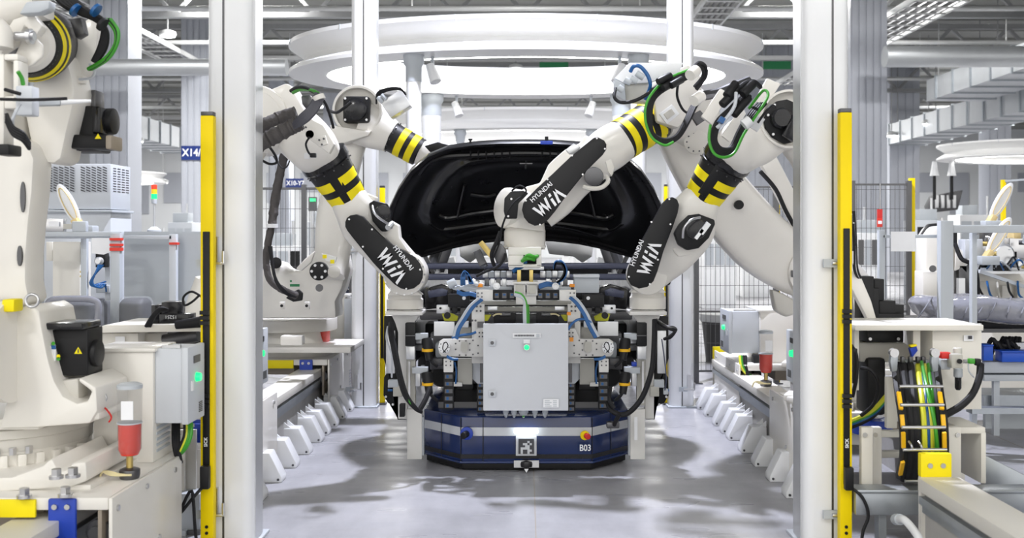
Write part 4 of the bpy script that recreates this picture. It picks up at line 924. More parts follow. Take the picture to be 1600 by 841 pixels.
    MB().lathe(c0 - dd.normalized() * .02, dd, [(.06, .0), (.09, .0), (.12, .03), (.115, .06)], 40).build('fork_ring', 'robot_white', t)
    MB().plate([(0, 100), (18, 96), (34, 60), (52, 56), (66, 70), (66, 88), (50, 102), (30, 110), (0, 118)], 404, .02).plate([(0, 60), (20, 30), (50, 20), (66, 40), (56, 56), (38, 40), (22, 70), (0, 84)], 404, .05).build('wrist_fork', 'robot_white', t, bevel=.008)
    MB().pb(4, 38, 46, 88, 396, .06).build('fork_inside', 'steel_dark', t, bevel=.01)
    MB().cyl(P(24, 57, 408), P(54, 56, 408), .018, n=12).cyl(P(44, 57, 408), P(50, 57, 408), .03, n=12).build('shaft', 'steel', t)
    MB().limb([(-20, 20, 392, 40, .1), (20, 5, 392, 42, .1), (60, -10, 392, 42, .1)]).build('upper_casting', 'robot_white', t)
    MB().plate([(28, 22), (40, 2), (78, 0), (76, 14), (60, 20)], 410, .06).build('hand_flange', 'frame_grey', t, bevel=.01)
    # tool cluster at the picture's edge
    MB().lathe(P(-4, 75, 412), (0, 0, 1), [(.055, 0), (.055, .06), (.04, .09), (.02, .11)], 22).build('tool_dome', 'robot_white', t)
    f = MB().pb(-10, 84, 6, 228, 414, .08).pb(6, 84, 28, 94, 414, .08).pb(20, 94, 29, 160, 414, .08).pb(6, 150, 29, 170, 414, .08).build('tool_frame', 'robot_white', t, bevel=.006)
    MB().pb(24, 134, 50, 180, 420, .06).build('junction_box', 'cab_grey', t, bevel=.005)
    MB().pb(-10, 225, 14, 242, 418, .1).build('tool_clamp', 'black', t, bevel=.006)
    cable(t, [(8, 140, 424), (18, 143, 425), (32, 147, 425)], .007)
    cable(t, [(32, 162, 424), (26, 172, 425), (20, 186, 424), (20, 195, 422)], .006, 'cab_grey')
    for k in range(4): cable(t, [(10, 178 + 4 * k, 424), (20, 198 + 4 * k, 425), (36, 208 + 4 * k, 424), (46, 224 + 3 * k, 420)], .007)
    cable(t, [(0, 155, 428), (50, 156, 426), (105, 154, 420)], .006)
    MB().bar(P(52, 160, 400), P(94, 159, 396), .04, .03).build('sensor_rod', 'frame_grey', t, bevel=.003); MB().cyl(P(94, 160, 396), P(142, 158, 390), .012, .006, n=10).build('probe', 'post_white', t)
    cable(t, [(28, 112, 420), (34, 122, 418), (36, 132, 416)], .008, 'hose_green')
    # dress pack loop
    MB().plate([(96, 98), (100, 52), (140, 28), (152, 40), (150, 88), (128, 120), (110, 104)], 352, .08).build('dress_bracket', 'robot_white', t, bevel=.006)
    MB().plate([(108, 30), (126, 26), (132, 52), (118, 60)], 366, .05).build('connector_block', 'steel_dark', t, bevel=.006)
    for k in range(5): cable(t, [(85 + 6 * k, -8, 372), (100 + 6 * k, 8, 374), (125 + 4 * k, 20, 374), (152 + 2 * k, 32, 372), (166 - k, 50, 370), (164 - k * 2, 75, 368), (150 - k, 96, 366)], .012)
    for k in range(3): cable(t, [(166 + 3 * k, 30, 370), (180 + 2 * k, 48, 370), (180 + k, 70, 370), (164 + k * 2, 92, 368), (138 + k * 2, 108, 364)], .009, 'hose_green' if k != 1 else 'rubber')
    for px, py in ((118, 16), (150, 16), (160, 38)): MB().cyl(P(px - 2, py - 1.5, 376), P(px + 2, py + 1.5, 376), .03, n=12).build('cable_tie', 'hose_blue' if px != 160 else 'rubber', t)
    cable(t, [(140, 100, 362), (148, 112, 362), (142, 122, 360), (124, 124, 358)], .006, 'cab_grey')
    MB().pb(112, 118, 130, 130, 358, .04).build('lug', 'robot_white', t, bevel=.004)
    return t
robot_near()
# ================================================================ transport vehicle, car, tools
def agv():
    t = thing('transport_vehicle', 'low navy blue driverless transport vehicle marked B03 under the car', 'vehicle', (0, 8.9, 0))
    def plan(g=0, y0=6.667): return [(-.425 - g * .4, y0 - g), (.43 + g * .4, y0 - g), (.695 + g, y0 + .293), (.695 + g, 11.2), (-.695 - g, 11.2), (-.695 - g, y0 + .293)]
    MB().prism([Vector((x, y, .06)) for x, y in plan()], (0, 0, .30)).build('chassis', 'agv_blue', t, bevel=.012)
    MB().prism([Vector((x, y, .012)) for x, y in plan(-.02)], (0, 0, .05)).build('skirt', 'black', t, bevel=.004)
    MB().prism([Vector((x, y, .055)) for x, y in plan(.014)], (0, 0, .014)).build('bumper_lip', 'agv_blue', t, bevel=.004)
    MB().prism([Vector((x, y, .085)) for x, y in plan(.004)], (0, 0, .028)).build('bumper_strip', 'black_gloss', t)
    MB().prism([Vector((x, y, .233)) for x, y in plan(.0025)], (0, 0, .055)).build('light_stripe', 'agv_light', t)
    y = 6.667
    for x in (-.425, .43, -.28): MB().bb(x - .0025, x + .0025, y - .006, y, .07, .35).build('panel_joint', 'black', t)
    for sx in (-1, 1):                                        # joints on the slanted facets
        p = Vector((sx * .56, 6.667 + .147, .07)); MB().bar(p + Vector((sx * .004, -.004, 0)), p + Vector((sx * .004, -.004, .28)), .004, .004).build('panel_joint', 'black', t)
    MB().pb(803, 671.5, 841, 678.5, 242, .02).build('status_lamp', 'agv_lamp', t, bevel=.008)
    f = MB().pb(806, 682, 838.5, 712.5, 241, .015).build('marker_frame', 'agv_light', t, bevel=.002)
    MB().pb(810, 686, 834.5, 709.5, 241.3, .004).build('marker_field', 'print_dark', f)
    grid = ['.......', '....#..', '..##.#.', '...##..', '.####..', '.#..##.', '.#..#..']
    m = MB()
    for r, row in enumerate(grid):
        for c, ch in enumerate(row):
            if ch == '#': m.pb(810 + c * 3.5, 686 + r * 3.36, 813.5 + c * 3.5, 689.36 + r * 3.36, 241.5, .002)
    m.build('marker_pattern', 'agv_light', f, kind='stuff')
    g = MB().pb(803, 720, 842, 731, 241, .01).build('sensor_window', 'alu', t)
    MB().lathe(P(822.5, 730, 241) + Vector((0, .03, 0)), (0, 0, 1), [(.048, 0), (.05, .02), (.046, .035), (.02, .045)], 20).build('laser_scanner', 'black_gloss', g)
    MB().prism([P(819, 733, 242), P(826, 733, 242), P(822.5, 739, 242)], (0, .004, 0)).build('centre_arrow', 'print_white', t)
    b = P(729, 678, 242)
    e = MB().cyl(b, b + Vector((0, .02, 0)), .042, n=24).build('blue_lens', 'blue_paint', t, bevel=.004)
    MB().cyl(b + Vector((-.018, -.05, -.004)), b + Vector((0, 0, 0)), .022, n=16).build('push_button', 'black', e, bevel=.003)
    b = P(914, 681, 242)
    e = MB().cyl(b, b + Vector((0, .02, 0)), .03, n=24).build('stop_collar', 'yellow', t, bevel=.004)
    MB().cyl(b + Vector((.018, -.035, 0)), b + Vector((.008, 0, 0)), .019, n=18).build('stop_button', 'red', e, bevel=.004)
    text('lettering', 'B03', .058, P(914.5, 700.5, 241.5), 'print_white', t, sx=.85, bold=.001)
    # deck with dark fixtures
    MB().bb(-.6, .6, 7.0, 11.1, .36, .40).build('deck_plate', 'steel_dark', t)
    for x in (-.45, .45):
        for yy in (7.6, 10.4): MB().bb(x - .06, x + .06, yy - .06, yy + .06, .40, .52).build('support_pad', 'steel_dark', t, bevel=.006)
    for px, w_ in ((690, 26), (905, 40), (940, 16)): MB().pb(px, 648, px + w_, 652, 232, .05).build('deck_block', 'alu', t, bevel=.004)
agv()
def car():
    t = thing('car', 'black car body with raised bonnet and open front end', 'car', (0, 9.4, .52))
    MB().bb(-.82, .82, 7.75, 11.7, .52, .66).build('floor_pan', 'black', t, bevel=.02)
    for sx in (-1, 1):
        MB().loft([[Vector((sx * x, y, z)) for x, z in ((.80, .62), (.95, .66), (.97, .95), (.93, zt), (.82, zt + .02), (.80, zt - .06))] for y, zt in ((7.45, 1.12), (8.2, 1.22), (9.0, 1.26), (11.6, 1.28))]).build('fender', 'hood_black', t)
        MB().tube([(sx * .78, 8.25, 1.24), (sx * .70, 8.7, 1.55), (sx * .60, 9.2, 1.80), (sx * .58, 10.8, 1.82), (sx * .66, 11.6, 1.4)], .045, 8).build('roof_pillar', 'black', t)
        MB().bar((sx * .82, 9.7, 1.2), (sx * .62, 9.75, 1.8), .07, .09).build('door_pillar', 'steel_dark', t, bevel=.01)
        # headlamp modules
        h = MB().plate([(662 if sx < 0 else 982, 452), (690 if sx < 0 else 954, 444), (708 if sx < 0 else 936, 450), (706 if sx < 0 else 938, 480), (664 if sx < 0 else 980, 484)], 216, .2).build('headlamp', 'black_gloss', t, bevel=.015)
        MB().plate([(668 if sx < 0 else 976, 455), (690 if sx < 0 else 954, 450), (700 if sx < 0 else 944, 454), (698 if sx < 0 else 946, 462), (670 if sx < 0 else 974, 466)], 219, .02).build('lamp_lens', 'bar_slate', h, bevel=.006)
        MB().pb(*((656, 486, 706, 500) if sx < 0 else (938, 486, 988, 500)), 214, .1).build('lamp_bracket', 'steel_dark', t, bevel=.01)
        MB().lathe(P(690 if sx < 0 else 954, 588, 212), (0, 1, 0), [(.0, -.02), (.07, -.02), (.085, .02), (.085, .1)], 26).build('air_duct_ring', 'black', t)
        MB().pb(*((664, 505, 700, 600) if sx < 0 else (944, 505, 980, 600)), 208, .25).build('side_member', 'black', t, bevel=.02)
        MB().pb(*((672, 560, 700, 578) if sx < 0 else (944, 560, 972, 578)), 217, .15).build('beam_end', 'steel_dark', t, bevel=.008)
        # seats
        c = Vector((sx * .38, 9.6, 1.0))
        MB().plate([(822 + sx * (a - 822) * -1, b) for a, b in ((717, 381), (760, 377), (792, 376), (786, 397), (748, 401), (734, 411), (719, 401))], 168, .08).build('next_car_panel', 'alu', t, bevel=.01)  # pale panels standing in for the next car, seen through this one
        MB().ob(c + Vector((0, -.2, -.3)), (0, 1, .1), (1, 0, 0), .5, .46, .14).build('seat_cushion', 'fabric_black', t, bevel=.04)
    MB().bb(-.6, .6, 9.1, 10.9, 1.80, 1.84).build('roof', 'hood_black', t, bevel=.02)
    MB().bb(-.8, .8, 8.45, 8.75, .95, 1.12).build('dashboard', 'black', t, bevel=.05)
    MB().bb(-.66, .66, 7.65, 7.8, .66, 1.05).build('radiator', 'black', t, bevel=.01)
    for k in range(9): MB().bb(-.6, .6, 7.635, 7.65, .70 + k * .037, .715 + k * .037).build('radiator_slat', 'steel_dark', t)
    for py0, py1, s in ((411, 421, 214), (428, 438, 216)): MB().pb(664, py0, 988, py1, s, .06).build('upper_crossbar', 'bar_slate', t, bevel=.012)
    MB().pb(700, 421, 950, 428, 212, .04).build('cowl_grille', 'black', t)
    MB().pb(672, 520, 972, 545, 216, .1).build('bumper_beam', 'steel_dark', t, bevel=.015)
    MB().pb(660, 575, 985, 600, 208, .4).build('subframe', 'black', t, bevel=.02)
    for px, py, w_, h_, m_ in ((720, 590, 34, 10, 'steel_dark'), (905, 592, 30, 8, 'steel_dark'), (780, 588, 60, 12, 'black_gloss'), (930, 590, 26, 6, 'tan_steel'), (700, 580, 20, 12, 'black_gloss')):
        MB().pb(px, py, px + w_, py + h_, 212, .12).build('engine_part', m_, t, bevel=.006)
    # raised bonnet, underside towards the camera
    half = [(822, 224), (780, 224.5), (740, 227), (700, 233), (668, 246), (642, 268), (622, 297), (609, 325), (604, 348), (610, 370), (626, 390), (650, 405), (676, 398), (706, 389), (740, 382), (780, 377.5), (822, 376)]
    ol = half + [(1644 - a, b) for a, b in half[-2:0:-1]]
    def hp(a, b, dy=0):
        s = 202 + (405 - b) / 181 * 26
        q = P(a, b, s); n_ = Vector((0, .72, -.0)).normalized()
        return q + Vector((0, dy, dy * .6))
    cx_, cy_ = 822, 308
    rings = []
    for f, dz in ((1.0, .055), (1.005, .02), (1.0, 0), (.965, 0), (.955, .012), (.93, .016), (.91, .034), (.80, .04), (.74, .036), (.71, .016), (.66, .014), (.63, .04), (.40, .045), (.0, .045)):
        rings.append([hp(cx_ + (a - cx_) * f, cy_ + (b - cy_) * (f if f > .95 or b < cy_ else f * .98), dz) for a, b in ol])
    outer = [[hp(cx_ + (a - cx_) * f, cy_ + (b - cy_) * f, dz) for a, b in ol] for f, dz in ((0, .11), (.6, .10), (.93, .075))]
    b = MB().loft(outer + rings, cap=False).build('bonnet', 'hood_black', t, ang=50)
    def rib(pts, r, name='stamped_rib', m_='hood_black'): MB().tube([hp(a, c, .03) for a, c in pts], r, 8).build(name, m_, b)
    rib([(672, 352), (690, 362), (730, 358), (780, 352), (822, 350), (864, 352), (914, 358), (954, 362), (972, 352)], .022)
    rib([(684, 340), (700, 345), (740, 338), (780, 333)], .018); rib([(960, 340), (944, 345), (904, 338), (864, 333)], .018)
    rib([(726, 293), (720, 320), (714, 345)], .013); rib([(918, 293), (924, 320), (930, 345)], .013)
    rib([(655, 275), (672, 255), (700, 248), (740, 246), (822, 243), (904, 246), (944, 248), (972, 255), (989, 275)], .02)
    rib([(735, 308), (760, 311), (775, 307)], .012); rib([(909, 308), (884, 311), (869, 307)], .012)
    for k in range(6):
        px = 735 + k * 12.3
        for q in (px, 1644 - px): MB().tube([hp(q, 238, .012), hp(q, 252, .02)], .005, 6).build('weld_slot', 'black', b)
    MB().tube([hp(812, 258, .02), hp(832, 258, .02)], .006, 6).tube([hp(822, 252, .02), hp(822, 265, .02)], .006, 6).build('latch_mark', 'steel_dark', b)
    MB().cyl(hp(821, 262, .02), hp(821, 266, .02), .006, n=6).build('striker', 'steel', b)
    p = hp(735, 224); MB().cyl(p, p + Vector((0, 0, .02)), .008, n=8).cyl(p + Vector((0, 0, .02)), p + Vector((0, 0, .03)), .014, n=10).build('rubber_stop', 'rubber', b)
    p = hp(854, 225); q = MB().ob(p + Vector((0, 0, .008)), (1, 0, 0), (0, 1, 0), .085, .03, .025).build('blue_clip', 'blue_paint', b, bevel=.004); MB().cyl(p + Vector((0, 0, .02)), p + Vector((0, 0, .05)), .012, n=8).build('clip_knob', 'rubber', q)
    for sx in (-1, 1):
        MB().bar((sx * .72, 7.95, 1.25), hp(822 + sx * 165, 396, .06), .05, .03).build('bonnet_hinge', 'steel_dark', t)
car()
# ---- side tools held by the two outer robots (mirrored about the car's middle)
def mx(px, side): return px if side < 0 else 1644 - px
def side_tool(side, label):
    t = thing('side_gripper', label, 'gripper', P(mx(640, side), 640, 236), 'side grippers under the robot wrists')
    B = lambda a, b, c, d, s, dp: MB().pb(min(mx(a, side), mx(c, side)), b, max(mx(a, side), mx(c, side)), d, s, dp)
    pl = lambda pts, s, dp: MB().plate([(mx(a, side), b) for a, b in pts], s, dp)
    cb = lambda pts, r, m_='rubber', n_='cable': MB().tube([P(mx(a, side), b, s) for a, b, s in pts], r, 8).build(n_, m_, t)
    B(602, 487, 660, 493, 243, .24).build('mount_plate', 'tool_white', t, bevel=.004)
    pl([(612, 493), (655, 493), (648, 503), (640, 512), (636, 524), (636, 655), (622, 655), (622, 520), (618, 506)], 238, .05).build('spine', 'tool_white', t, bevel=.004)
    k = pl([(600, 494), (622, 494), (622, 655), (634, 655), (634, 640), (620, 636), (606, 630), (599, 618), (600, 590), (606, 580), (599, 560)], 233, .02).build('back_plate', 'black', t, bevel=.003)
    for q in ((603, 620), (608, 604), (614, 632)): c = P(mx(q[0], side), q[1], 233.5); MB().cyl(c + Vector((0, -.01, 0)), c, .008, n=8).build('bolt', 'steel', k)
    B(603, 517, 617, 584, 237, .03).build('side_box', 'alu', t, bevel=.004)
    B(606, 594, 622, 606, 239, .05).build('valve_block', 'frame_grey', t, bevel=.004); B(614, 604, 628, 620, 239, .04).build('valve_block', 'tool_tan', t, bevel=.004)
    c = P(mx(606, side), 610, 239); MB().cyl(c, c + Vector((.03, 0, 0)), .008, n=8).build('fitting', 'hose_blue', t)
    # servo and slide
    B(633, 505, 649, 541, 243, .07).build('servo', 'black', t, bevel=.005); B(633, 524, 649, 525.5, 243.6, .07).build('servo_band', 'steel_dark', t)
    B(634, 541, 648, 562, 242, .06).build('servo_foot', 'alu', t, bevel=.004)
    B(636, 562, 649, 634, 240, .05).build('slide', 'tool_tan', t, bevel=.003); B(638, 565, 641, 630, 241.5, .02).build('slide_rail', 'steel', t)
    B(649, 575, 657, 604, 242, .05).build('slide_carrier', 'alu', t, bevel=.004); B(657, 572, 663, 592, 240, .05).build('slide_arm', 'frame_grey', t, bevel=.003)
    B(649, 530, 676, 537, 239, .04).build('rod', 'alu', t, bevel=.003); B(649, 540, 672, 548, 238, .04).build('rod', 'steel_dark', t, bevel=.003)
    # lower post down to the vehicle
    pl([(636, 640), (652, 640), (659, 648), (659, 718), (636, 718)], 240, .10).build('lower_post', 'tool_white', t, bevel=.003)
    B(659, 652, 662, 712, 239, .06).build('post_edge', 'frame_grey', t)
    # amber-banded sensors
    for y in (545, 598):
        c = P(mx(668, side), y - 4, 243); e = Vector((.02 * -side * -1, 0, -.05))
        s_ = MB().lathe(c, (.15 * side * -1, -.2, -.95), [(.032, -.05), (.036, -.03), (.036, .02), (.026, .03), (.024, .09)], 16).build('sensor', 'black', t)
        MB().lathe(c + Vector((0, 0, -.012)), (0, 0, -1), [(.037, 0), (.037, .022)], 16).build('amber_band', 'amber', s_)
        MB().tube([c + Vector((0, 0, -.05)), c + Vector((.03 * -side, -.02, -.10)), c + Vector((.06 * -side, 0, -.13))], .011, 8).build('sensor_lead', 'rubber', s_)
        MB().ob(c + Vector((side * .05, .03, .06)), (1, 0, 0), (0, 1, 0), .1, .05, .04).build('sensor_arm', 'frame_grey', t, bevel=.003)
    B(680, 535, 700, 560, 228, .08).build('grey_block', 'frame_grey', t, bevel=.02); B(676, 560, 692, 572, 230, .06).build('grey_block', 'steel_dark', t, bevel=.008)
    # hoses
    if side < 0:
        for k in range(3): cb([(610 + k * 2, 505, 246), (609 + k * 2, 520, 249), (614 + k * 2, 545, 251), (622 + k * 2, 585, 252), (632 + k * 2, 618, 252), (648 + k, 638, 251), (658, 644, 249)], .012)
        cb([(656, 640, 249), (664, 626, 248), (672, 606, 246)], .016)
        cb([(634, 612, 252), (640, 628, 252), (648, 638, 251)], .006, 'hose_green')
        cb([(606, 510, 246), (604, 530, 247), (612, 556, 247), (612, 590, 245)], .006, 'cab_grey')
        B(624, 632, 632, 652, 246, .06).build('cable_end', 'black', t, bevel=.004)
    else:
        for k in range(3): cb([(618, 500, 246), (610, 506 + k, 250), (600, 511 + k, 252), (592, 512 + k * 2, 252), (588, 516, 251), (596, 525 + k, 250), (606, 530, 248)], .01, 'rubber' if k else 'steel_dark')
        cb([(621, 500, 248), (622, 540, 251), (626, 580, 252), (640, 620, 252), (660, 644, 251), (676, 648, 250), (690, 640, 249), (694, 630, 247)], .017)
        cb([(676, 648, 251), (681, 656, 250), (684, 664, 248)], .014)
        cb([(684, 638, 250), (692, 625, 249), (690, 605, 246)], .012)
        B(676, 660, 696, 670, 246, .05).build('plug', 'steel_dark', t, bevel=.008)
        cb([(610, 530, 247), (606, 560, 248), (603, 590, 247), (605, 610, 245)], .004, 'bar_slate')
        B(600, 608, 607, 617, 245, .03).build('hose_end', 'frame_grey', t, bevel=.004)
        B(649, 566, 657, 573, 243, .03).build('blue_fitting', 'blue_paint', t, bevel=.004)
        B(648, 652, 653, 688, 242, .004).build('sticker_strip', 'paper', t)
    return t
side_tool(-1, 'left white side gripper with black hose under the left robot wrist')
side_tool(1, 'right white side gripper with looped black hose under the right robot wrist')
# ---- centre gripper
def chain(t, px0, py0, px1, py1, s, vertical, n, blue=True):
    c = MB().pb(px0, py0, px1, py1, s, .035).build('energy_chain', 'black', t, bevel=.002)
    for k in range(n):
        if vertical: a = (px0 + 2, py0 + (py1 - py0) * (k + .22) / n, px1 - 2, py0 + (py1 - py0) * (k + .78) / n)
        else: a = (px0 + (px1 - px0) * (k + .22) / n, py0 + 3, px0 + (px1 - px0) * (k + .78) / n, py1 - 3)
        MB().pb(*a, s * 1.0006, .004).build('chain_window', 'steel_dark', c)
        if blue: MB().pb(a[0] + (a[2] - a[0]) * .2, a[1] + (a[3] - a[1]) * .15, a[0] + (a[2] - a[0]) * (.5 if vertical else .8), a[1] + (a[3] - a[1]) * (.85 if vertical else .5), s * 1.0012, .004).build('chain_hose', 'hose_blue', c)
def centre_tool():
    t = thing('centre_gripper', 'wide aluminium gripper frame with blue hoses hanging from the centre wrist', 'gripper', P(822, 560, 236))
    s = 240
    MB().pb(795, 417, 850, 422, 244, .18).build('adapter_plate', 'alu', t, bevel=.003)
    for px in (808, 827): MB().pb(px, 422, px + 6, 441, 246, .03).build('brass_post', 'brass', t, bevel=.002)
    MB().pb(812, 422, 832, 440, 236, .05).build('change_unit', 'black', t, bevel=.004)
    MB().pb(801, 440, 841, 444, 246, .14).pb(803, 444, 821, 462, 245, .05).pb(823, 444, 840, 462, 245, .05).build('hub_block', 'tool_white', t, bevel=.004)
    MB().pb(806, 446, 818, 459, 245.6, .02).build('hub_recess', 'tool_tan', t); MB().pb(826, 446, 837, 459, 245.6, .02).build('hub_recess', 'tool_tan', t)
    MB().pb(806, 458, 838, 476, 244, .06).build('hub_foot', 'tool_white', t, bevel=.004)
    MB().pb(746, 470, 898, 477, 238, .08).build('upper_beam', 'tool_tan', t, bevel=.004)
    MB().pb(740, 480, 904, 487, 236, .05).build('linear_rail', 'tool_tan', t, bevel=.003)
    MB().pb(700, 490, 944, 505, 228, .05).build('rear_beam', 'steel_dark', t, bevel=.004)
    for sd in (-1, 1):
        X = lambda a: mx(a, sd)
        def B(a, b, c, d, sc, dp): return MB().pb(min(X(a), X(c)), b, max(X(a), X(c)), d, sc, dp)
        def bolts(lst, sc, r=.006, par=t):
            for a, b in lst: q = P(X(a), b, sc); MB().cyl(q + Vector((0, -.006, 0)), q + Vector((0, .002, 0)), r, n=8).build('bolt', 'steel_dark', par)
        pl = MB().plate([(X(a), b) for a, b in ((744, 453), (770, 453), (770, 470), (751, 470), (751, 475), (744, 475))], 247, .03).build('end_bracket', 'tool_white', t, bevel=.003)
        bolts(((747, 458), (753, 458), (747, 464), (753, 464)), 247, .005, pl)
        chain(t, min(X(770), X(806)), 455, max(X(770), X(806)), 469, 243, False, 3)
        for a in ((762, 777),): B(a[0], 479, a[1], 485, 243, .02).build('rail_block', 'alu', t, bevel=.002)
        v = B(737, 475, 757, 568, 242, .03).build('vertical_plate', 'tool_white', t, bevel=.003)
        bolts(((745, 479), (751, 479), (745, 486), (751, 486), (736 + 2, 501), (743, 501)), 242, .007, v)
        MB().pb(min(X(746), X(756)), 503, max(X(746), X(756)), 512, 243, .02).build('square_port', 'steel_dark', v)
        h = MB().plate([(X(a), b) for a, b in ((745, 514), (757, 514), (757, 558), (742, 558), (690, 557), (686, 552), (686, 534), (692, 530), (738, 530))], 245, .025).build('swing_arm', 'tool_white', t, bevel=.003)
        bolts(((749, 520), (754, 520), (749, 526), (754, 526), (747, 540), (747, 552), (739, 532), (739, 554), (712, 537), (712, 546), (734, 537), (734, 547), (718, 533), (728, 533), (718, 555), (728, 555)), 245, .0055, h)
        MB().plate([(X(a), b) for a, b in ((721, 534), (730, 534), (731, 540), (731, 547), (728, 551), (723, 551), (720, 547), (720, 540))], 245.8, .004).build('slot_cover', 'tool_tan', h)
        d = MB().cyl(P(X(694), 543, 249), P(X(694), 543, 245), 9.5 / 249, n=22).build('pivot_disc', 'post_white', t, bevel=.004)
        for k in range(8):
            q = P(X(694), 543, 249) + Vector((math.cos(k * PI / 4), 0, math.sin(k * PI / 4))) * .03; MB().cyl(q + Vector((0, -.004, 0)), q, .004, n=6).build('bolt', 'steel_dark', d)
        MB().tube([P(X(a), b, 250.5) for a, b in ((692, 551), (697, 546), (700, 540), (697, 535), (693, 538), (692, 546), (697, 551))], .003, 6).build('wire_loop', 'rubber', t)
        g = B(693, 561, 708, 582, 246, .04).build('chain_bracket', 'tool_white', t, bevel=.003); bolts(((697, 565), (704, 565), (697, 571), (704, 571)), 246, .005, g)
        chain(t, min(X(693), X(709)), 583, max(X(693), X(709)), 640, 240, True, 5)
        chain(t, min(X(745), X(757)), 598, max(X(745), X(757)), 644, 237, True, 5)
        B(715, 560, 738, 601, 239, .02).build('tan_panel', 'tool_tan', t, bevel=.003); B(709, 598, 722, 604, 240, .02).build('tan_foot', 'tool_white', t)
        MB().plate([(X(a), b) for a, b in ((738, 562), (756, 562), (756, 600), (746, 600), (738, 592))], 238, .02).build('grey_panel', 'cab_grey', t, bevel=.003); B(750, 562, 755, 598, 239, .02).build('slot_rail', 'steel_dark', t)
        B(716, 512, 736, 530, 234, .04).build('tan_panel', 'tool_tan', t, bevel=.004)
        B(722, 502, 732, 512, 241, .03).build('sensor_block', 'cab_grey', t, bevel=.004)
        # outer reach arm and yellow pads
        w_ = B(678, 503, 710, 525, 241, .02).build('reach_plate', 'post_white', t, bevel=.002)
        B(682, 477, 703, 490, 236, .04).build('reach_bracket', 'alu', t, bevel=.003); q = P(X(688), 482, 236.5); MB().cyl(q, q + Vector((0, .01, 0)), .008, n=8).build('bolt', 'black', t)
        MB().plate([(X(a), b) for a, b in ((690, 490), (706, 490), (716, 495), (714, 502), (694, 502))], 235, .04).build('yellow_pad', 'hose_yellow', t, bevel=.006)
        MB().lathe(P(X(699), 493, 238), (0, -1, 0), [(.022, 0), (.022, .015)], 14).build('pad_knob', 'black', t)
        MB().plate([(X(a), b) for a, b in ((757, 492), (768, 492), (762, 502), (757, 502))], 238, .03).build('yellow_pad', 'hose_yellow', t, bevel=.004)
        B(771, 489, 806, 506, 239, .05).build('servo', 'black', t, bevel=.006); B(782, 490, 798, 494, 240, .03).build('servo_plug', 'steel_dark', t, bevel=.003)
        MB().tube([P(X(a), b, 241) for a, b in ((770, 494), (776, 491), (784, 491))], .005, 6).build('lead', 'wire_cream', t)
        m = B(700, 460, 733, 480, 241, .09).build('drive_box', 'black', t, bevel=.005); B(719, 480, 730, 505, 240, .06).build('drive_shaft', 'black_gloss', t, bevel=.004); B(706, 478, 714, 490, 240, .05).build('drive_foot', 'black', t, bevel=.004)
        q = P(X(725), 466, 241.4); MB().cyl(q + Vector((0, -.002, 0)), q, .012, n=12).build('round_sticker', 'paper', m)
        # valve cluster
        for k in range(5):
            B(754 + k * 9.4, 424, 762.4 + k * 9.4, 434, 236, .06).build('valve', 'frame_grey' if k % 2 else 'alu', t, bevel=.003)
        for k in range(4): B(757 + k * 9, 436, 764 + k * 9, 448, 240, .05).build('valve', 'alu' if k % 2 else 'steel_dark', t, bevel=.003)
        B(752, 448, 800, 453, 241, .06).build('valve_rail', 'frame_grey', t, bevel=.002)
        q = P(X(776), 447, 246); MB().lathe(q, (0, -1, 0), [(.022, 0), (.022, .012), (.014, .012), (.012, .02)], 18).build('gauge', 'post_white', t)
        B(746, 444, 754, 449, 245, .03).build('orange_valve', 'orange', t, bevel=.003)
        # grey silencer bundle
        if sd < 0:
            for k in range(5): MB().tube([P(a, b + k, 244) for a, b in ((704 + k * 3, 448), (716, 452 - k * 2), (730, 446 + k), (744, 442 + k * 2), (756, 446))], .010, 7).build('grey_hose', 'frame_grey', t)
            MB().cyl(P(700, 446, 246), P(712, 440, 246), .026, n=14).build('silencer', 'frame_grey', t, bevel=.004); MB().cyl(P(737, 440, 246), P(748, 444, 246), .022, n=14).build('silencer', 'alu', t, bevel=.004)
            for k in range(6): MB().tube([P(a, b, 247) for a, b in ((721 + k, 446), (721 + k, 432), (726 + k * .6, 424 + k * .5), (731 + k * .5, 432), (734 + k, 444))], .006, 6).build('blue_hose', 'hose_blue', t)
            for k in range(3): MB().tube([P(a, b + k * 2, 248) for a, b in ((714, 454), (724, 458), (734, 457), (744, 460))], .006, 6).build('blue_hose', 'hose_blue', t)
        else:
            for k in range(4): MB().tube([P(a, b, 248) for a, b in ((866, 420 + k), (868, 410 + k), (875, 408 + k * 1.5), (882 - k, 414), (885 - k, 425), (880 - k, 436), (870, 442))], .008, 6).build('hose', 'hose_blue' if k < 2 else 'rubber', t)
            b = MB().pb(897, 430, 936, 458, 240, .10).build('junction_box', 'frame_grey', t, bevel=.004); MB().pb(896, 429, 937, 434, 241, .1).build('box_lid', 'cab_grey', b, bevel=.003)
            for k in range(3): MB().tube([P(a, b, 246) for a, b in ((842, 446 + k * 2), (855, 442 + k * 2), (865, 444 + k), (875, 441 + k))], .009, 6).build('blue_hose', 'hose_blue', t)
            MB().pb(886, 488, 892, 493, 247, .03).pb(890, 528, 896, 534, 250, .03).build('orange_mark', 'orange', t)
        # hoses sweeping down to the swing arm
        pts = ((748, 466), (734, 478), (722, 496), (712, 512), (708, 528)) if sd < 0 else ((748, 463), (738, 472), (726, 490), (718, 508), (708, 526))
        for k in range(5): MB().tube([P(X(a + k * 1.6), b + k * .6, 250) for a, b in pts], .007, 6).build('hose', 'hose_blue' if k > 1 else 'frame_grey', t)
        MB().tube([P(X(a), b, 250) for a, b in (((706, 528), (722, 524), (736, 522), (744, 519)) if sd < 0 else ((720, 504), (728, 499), (742, 500), (752, 508), (756, 516)))], .008, 6).build('hose', 'hose_blue', t)
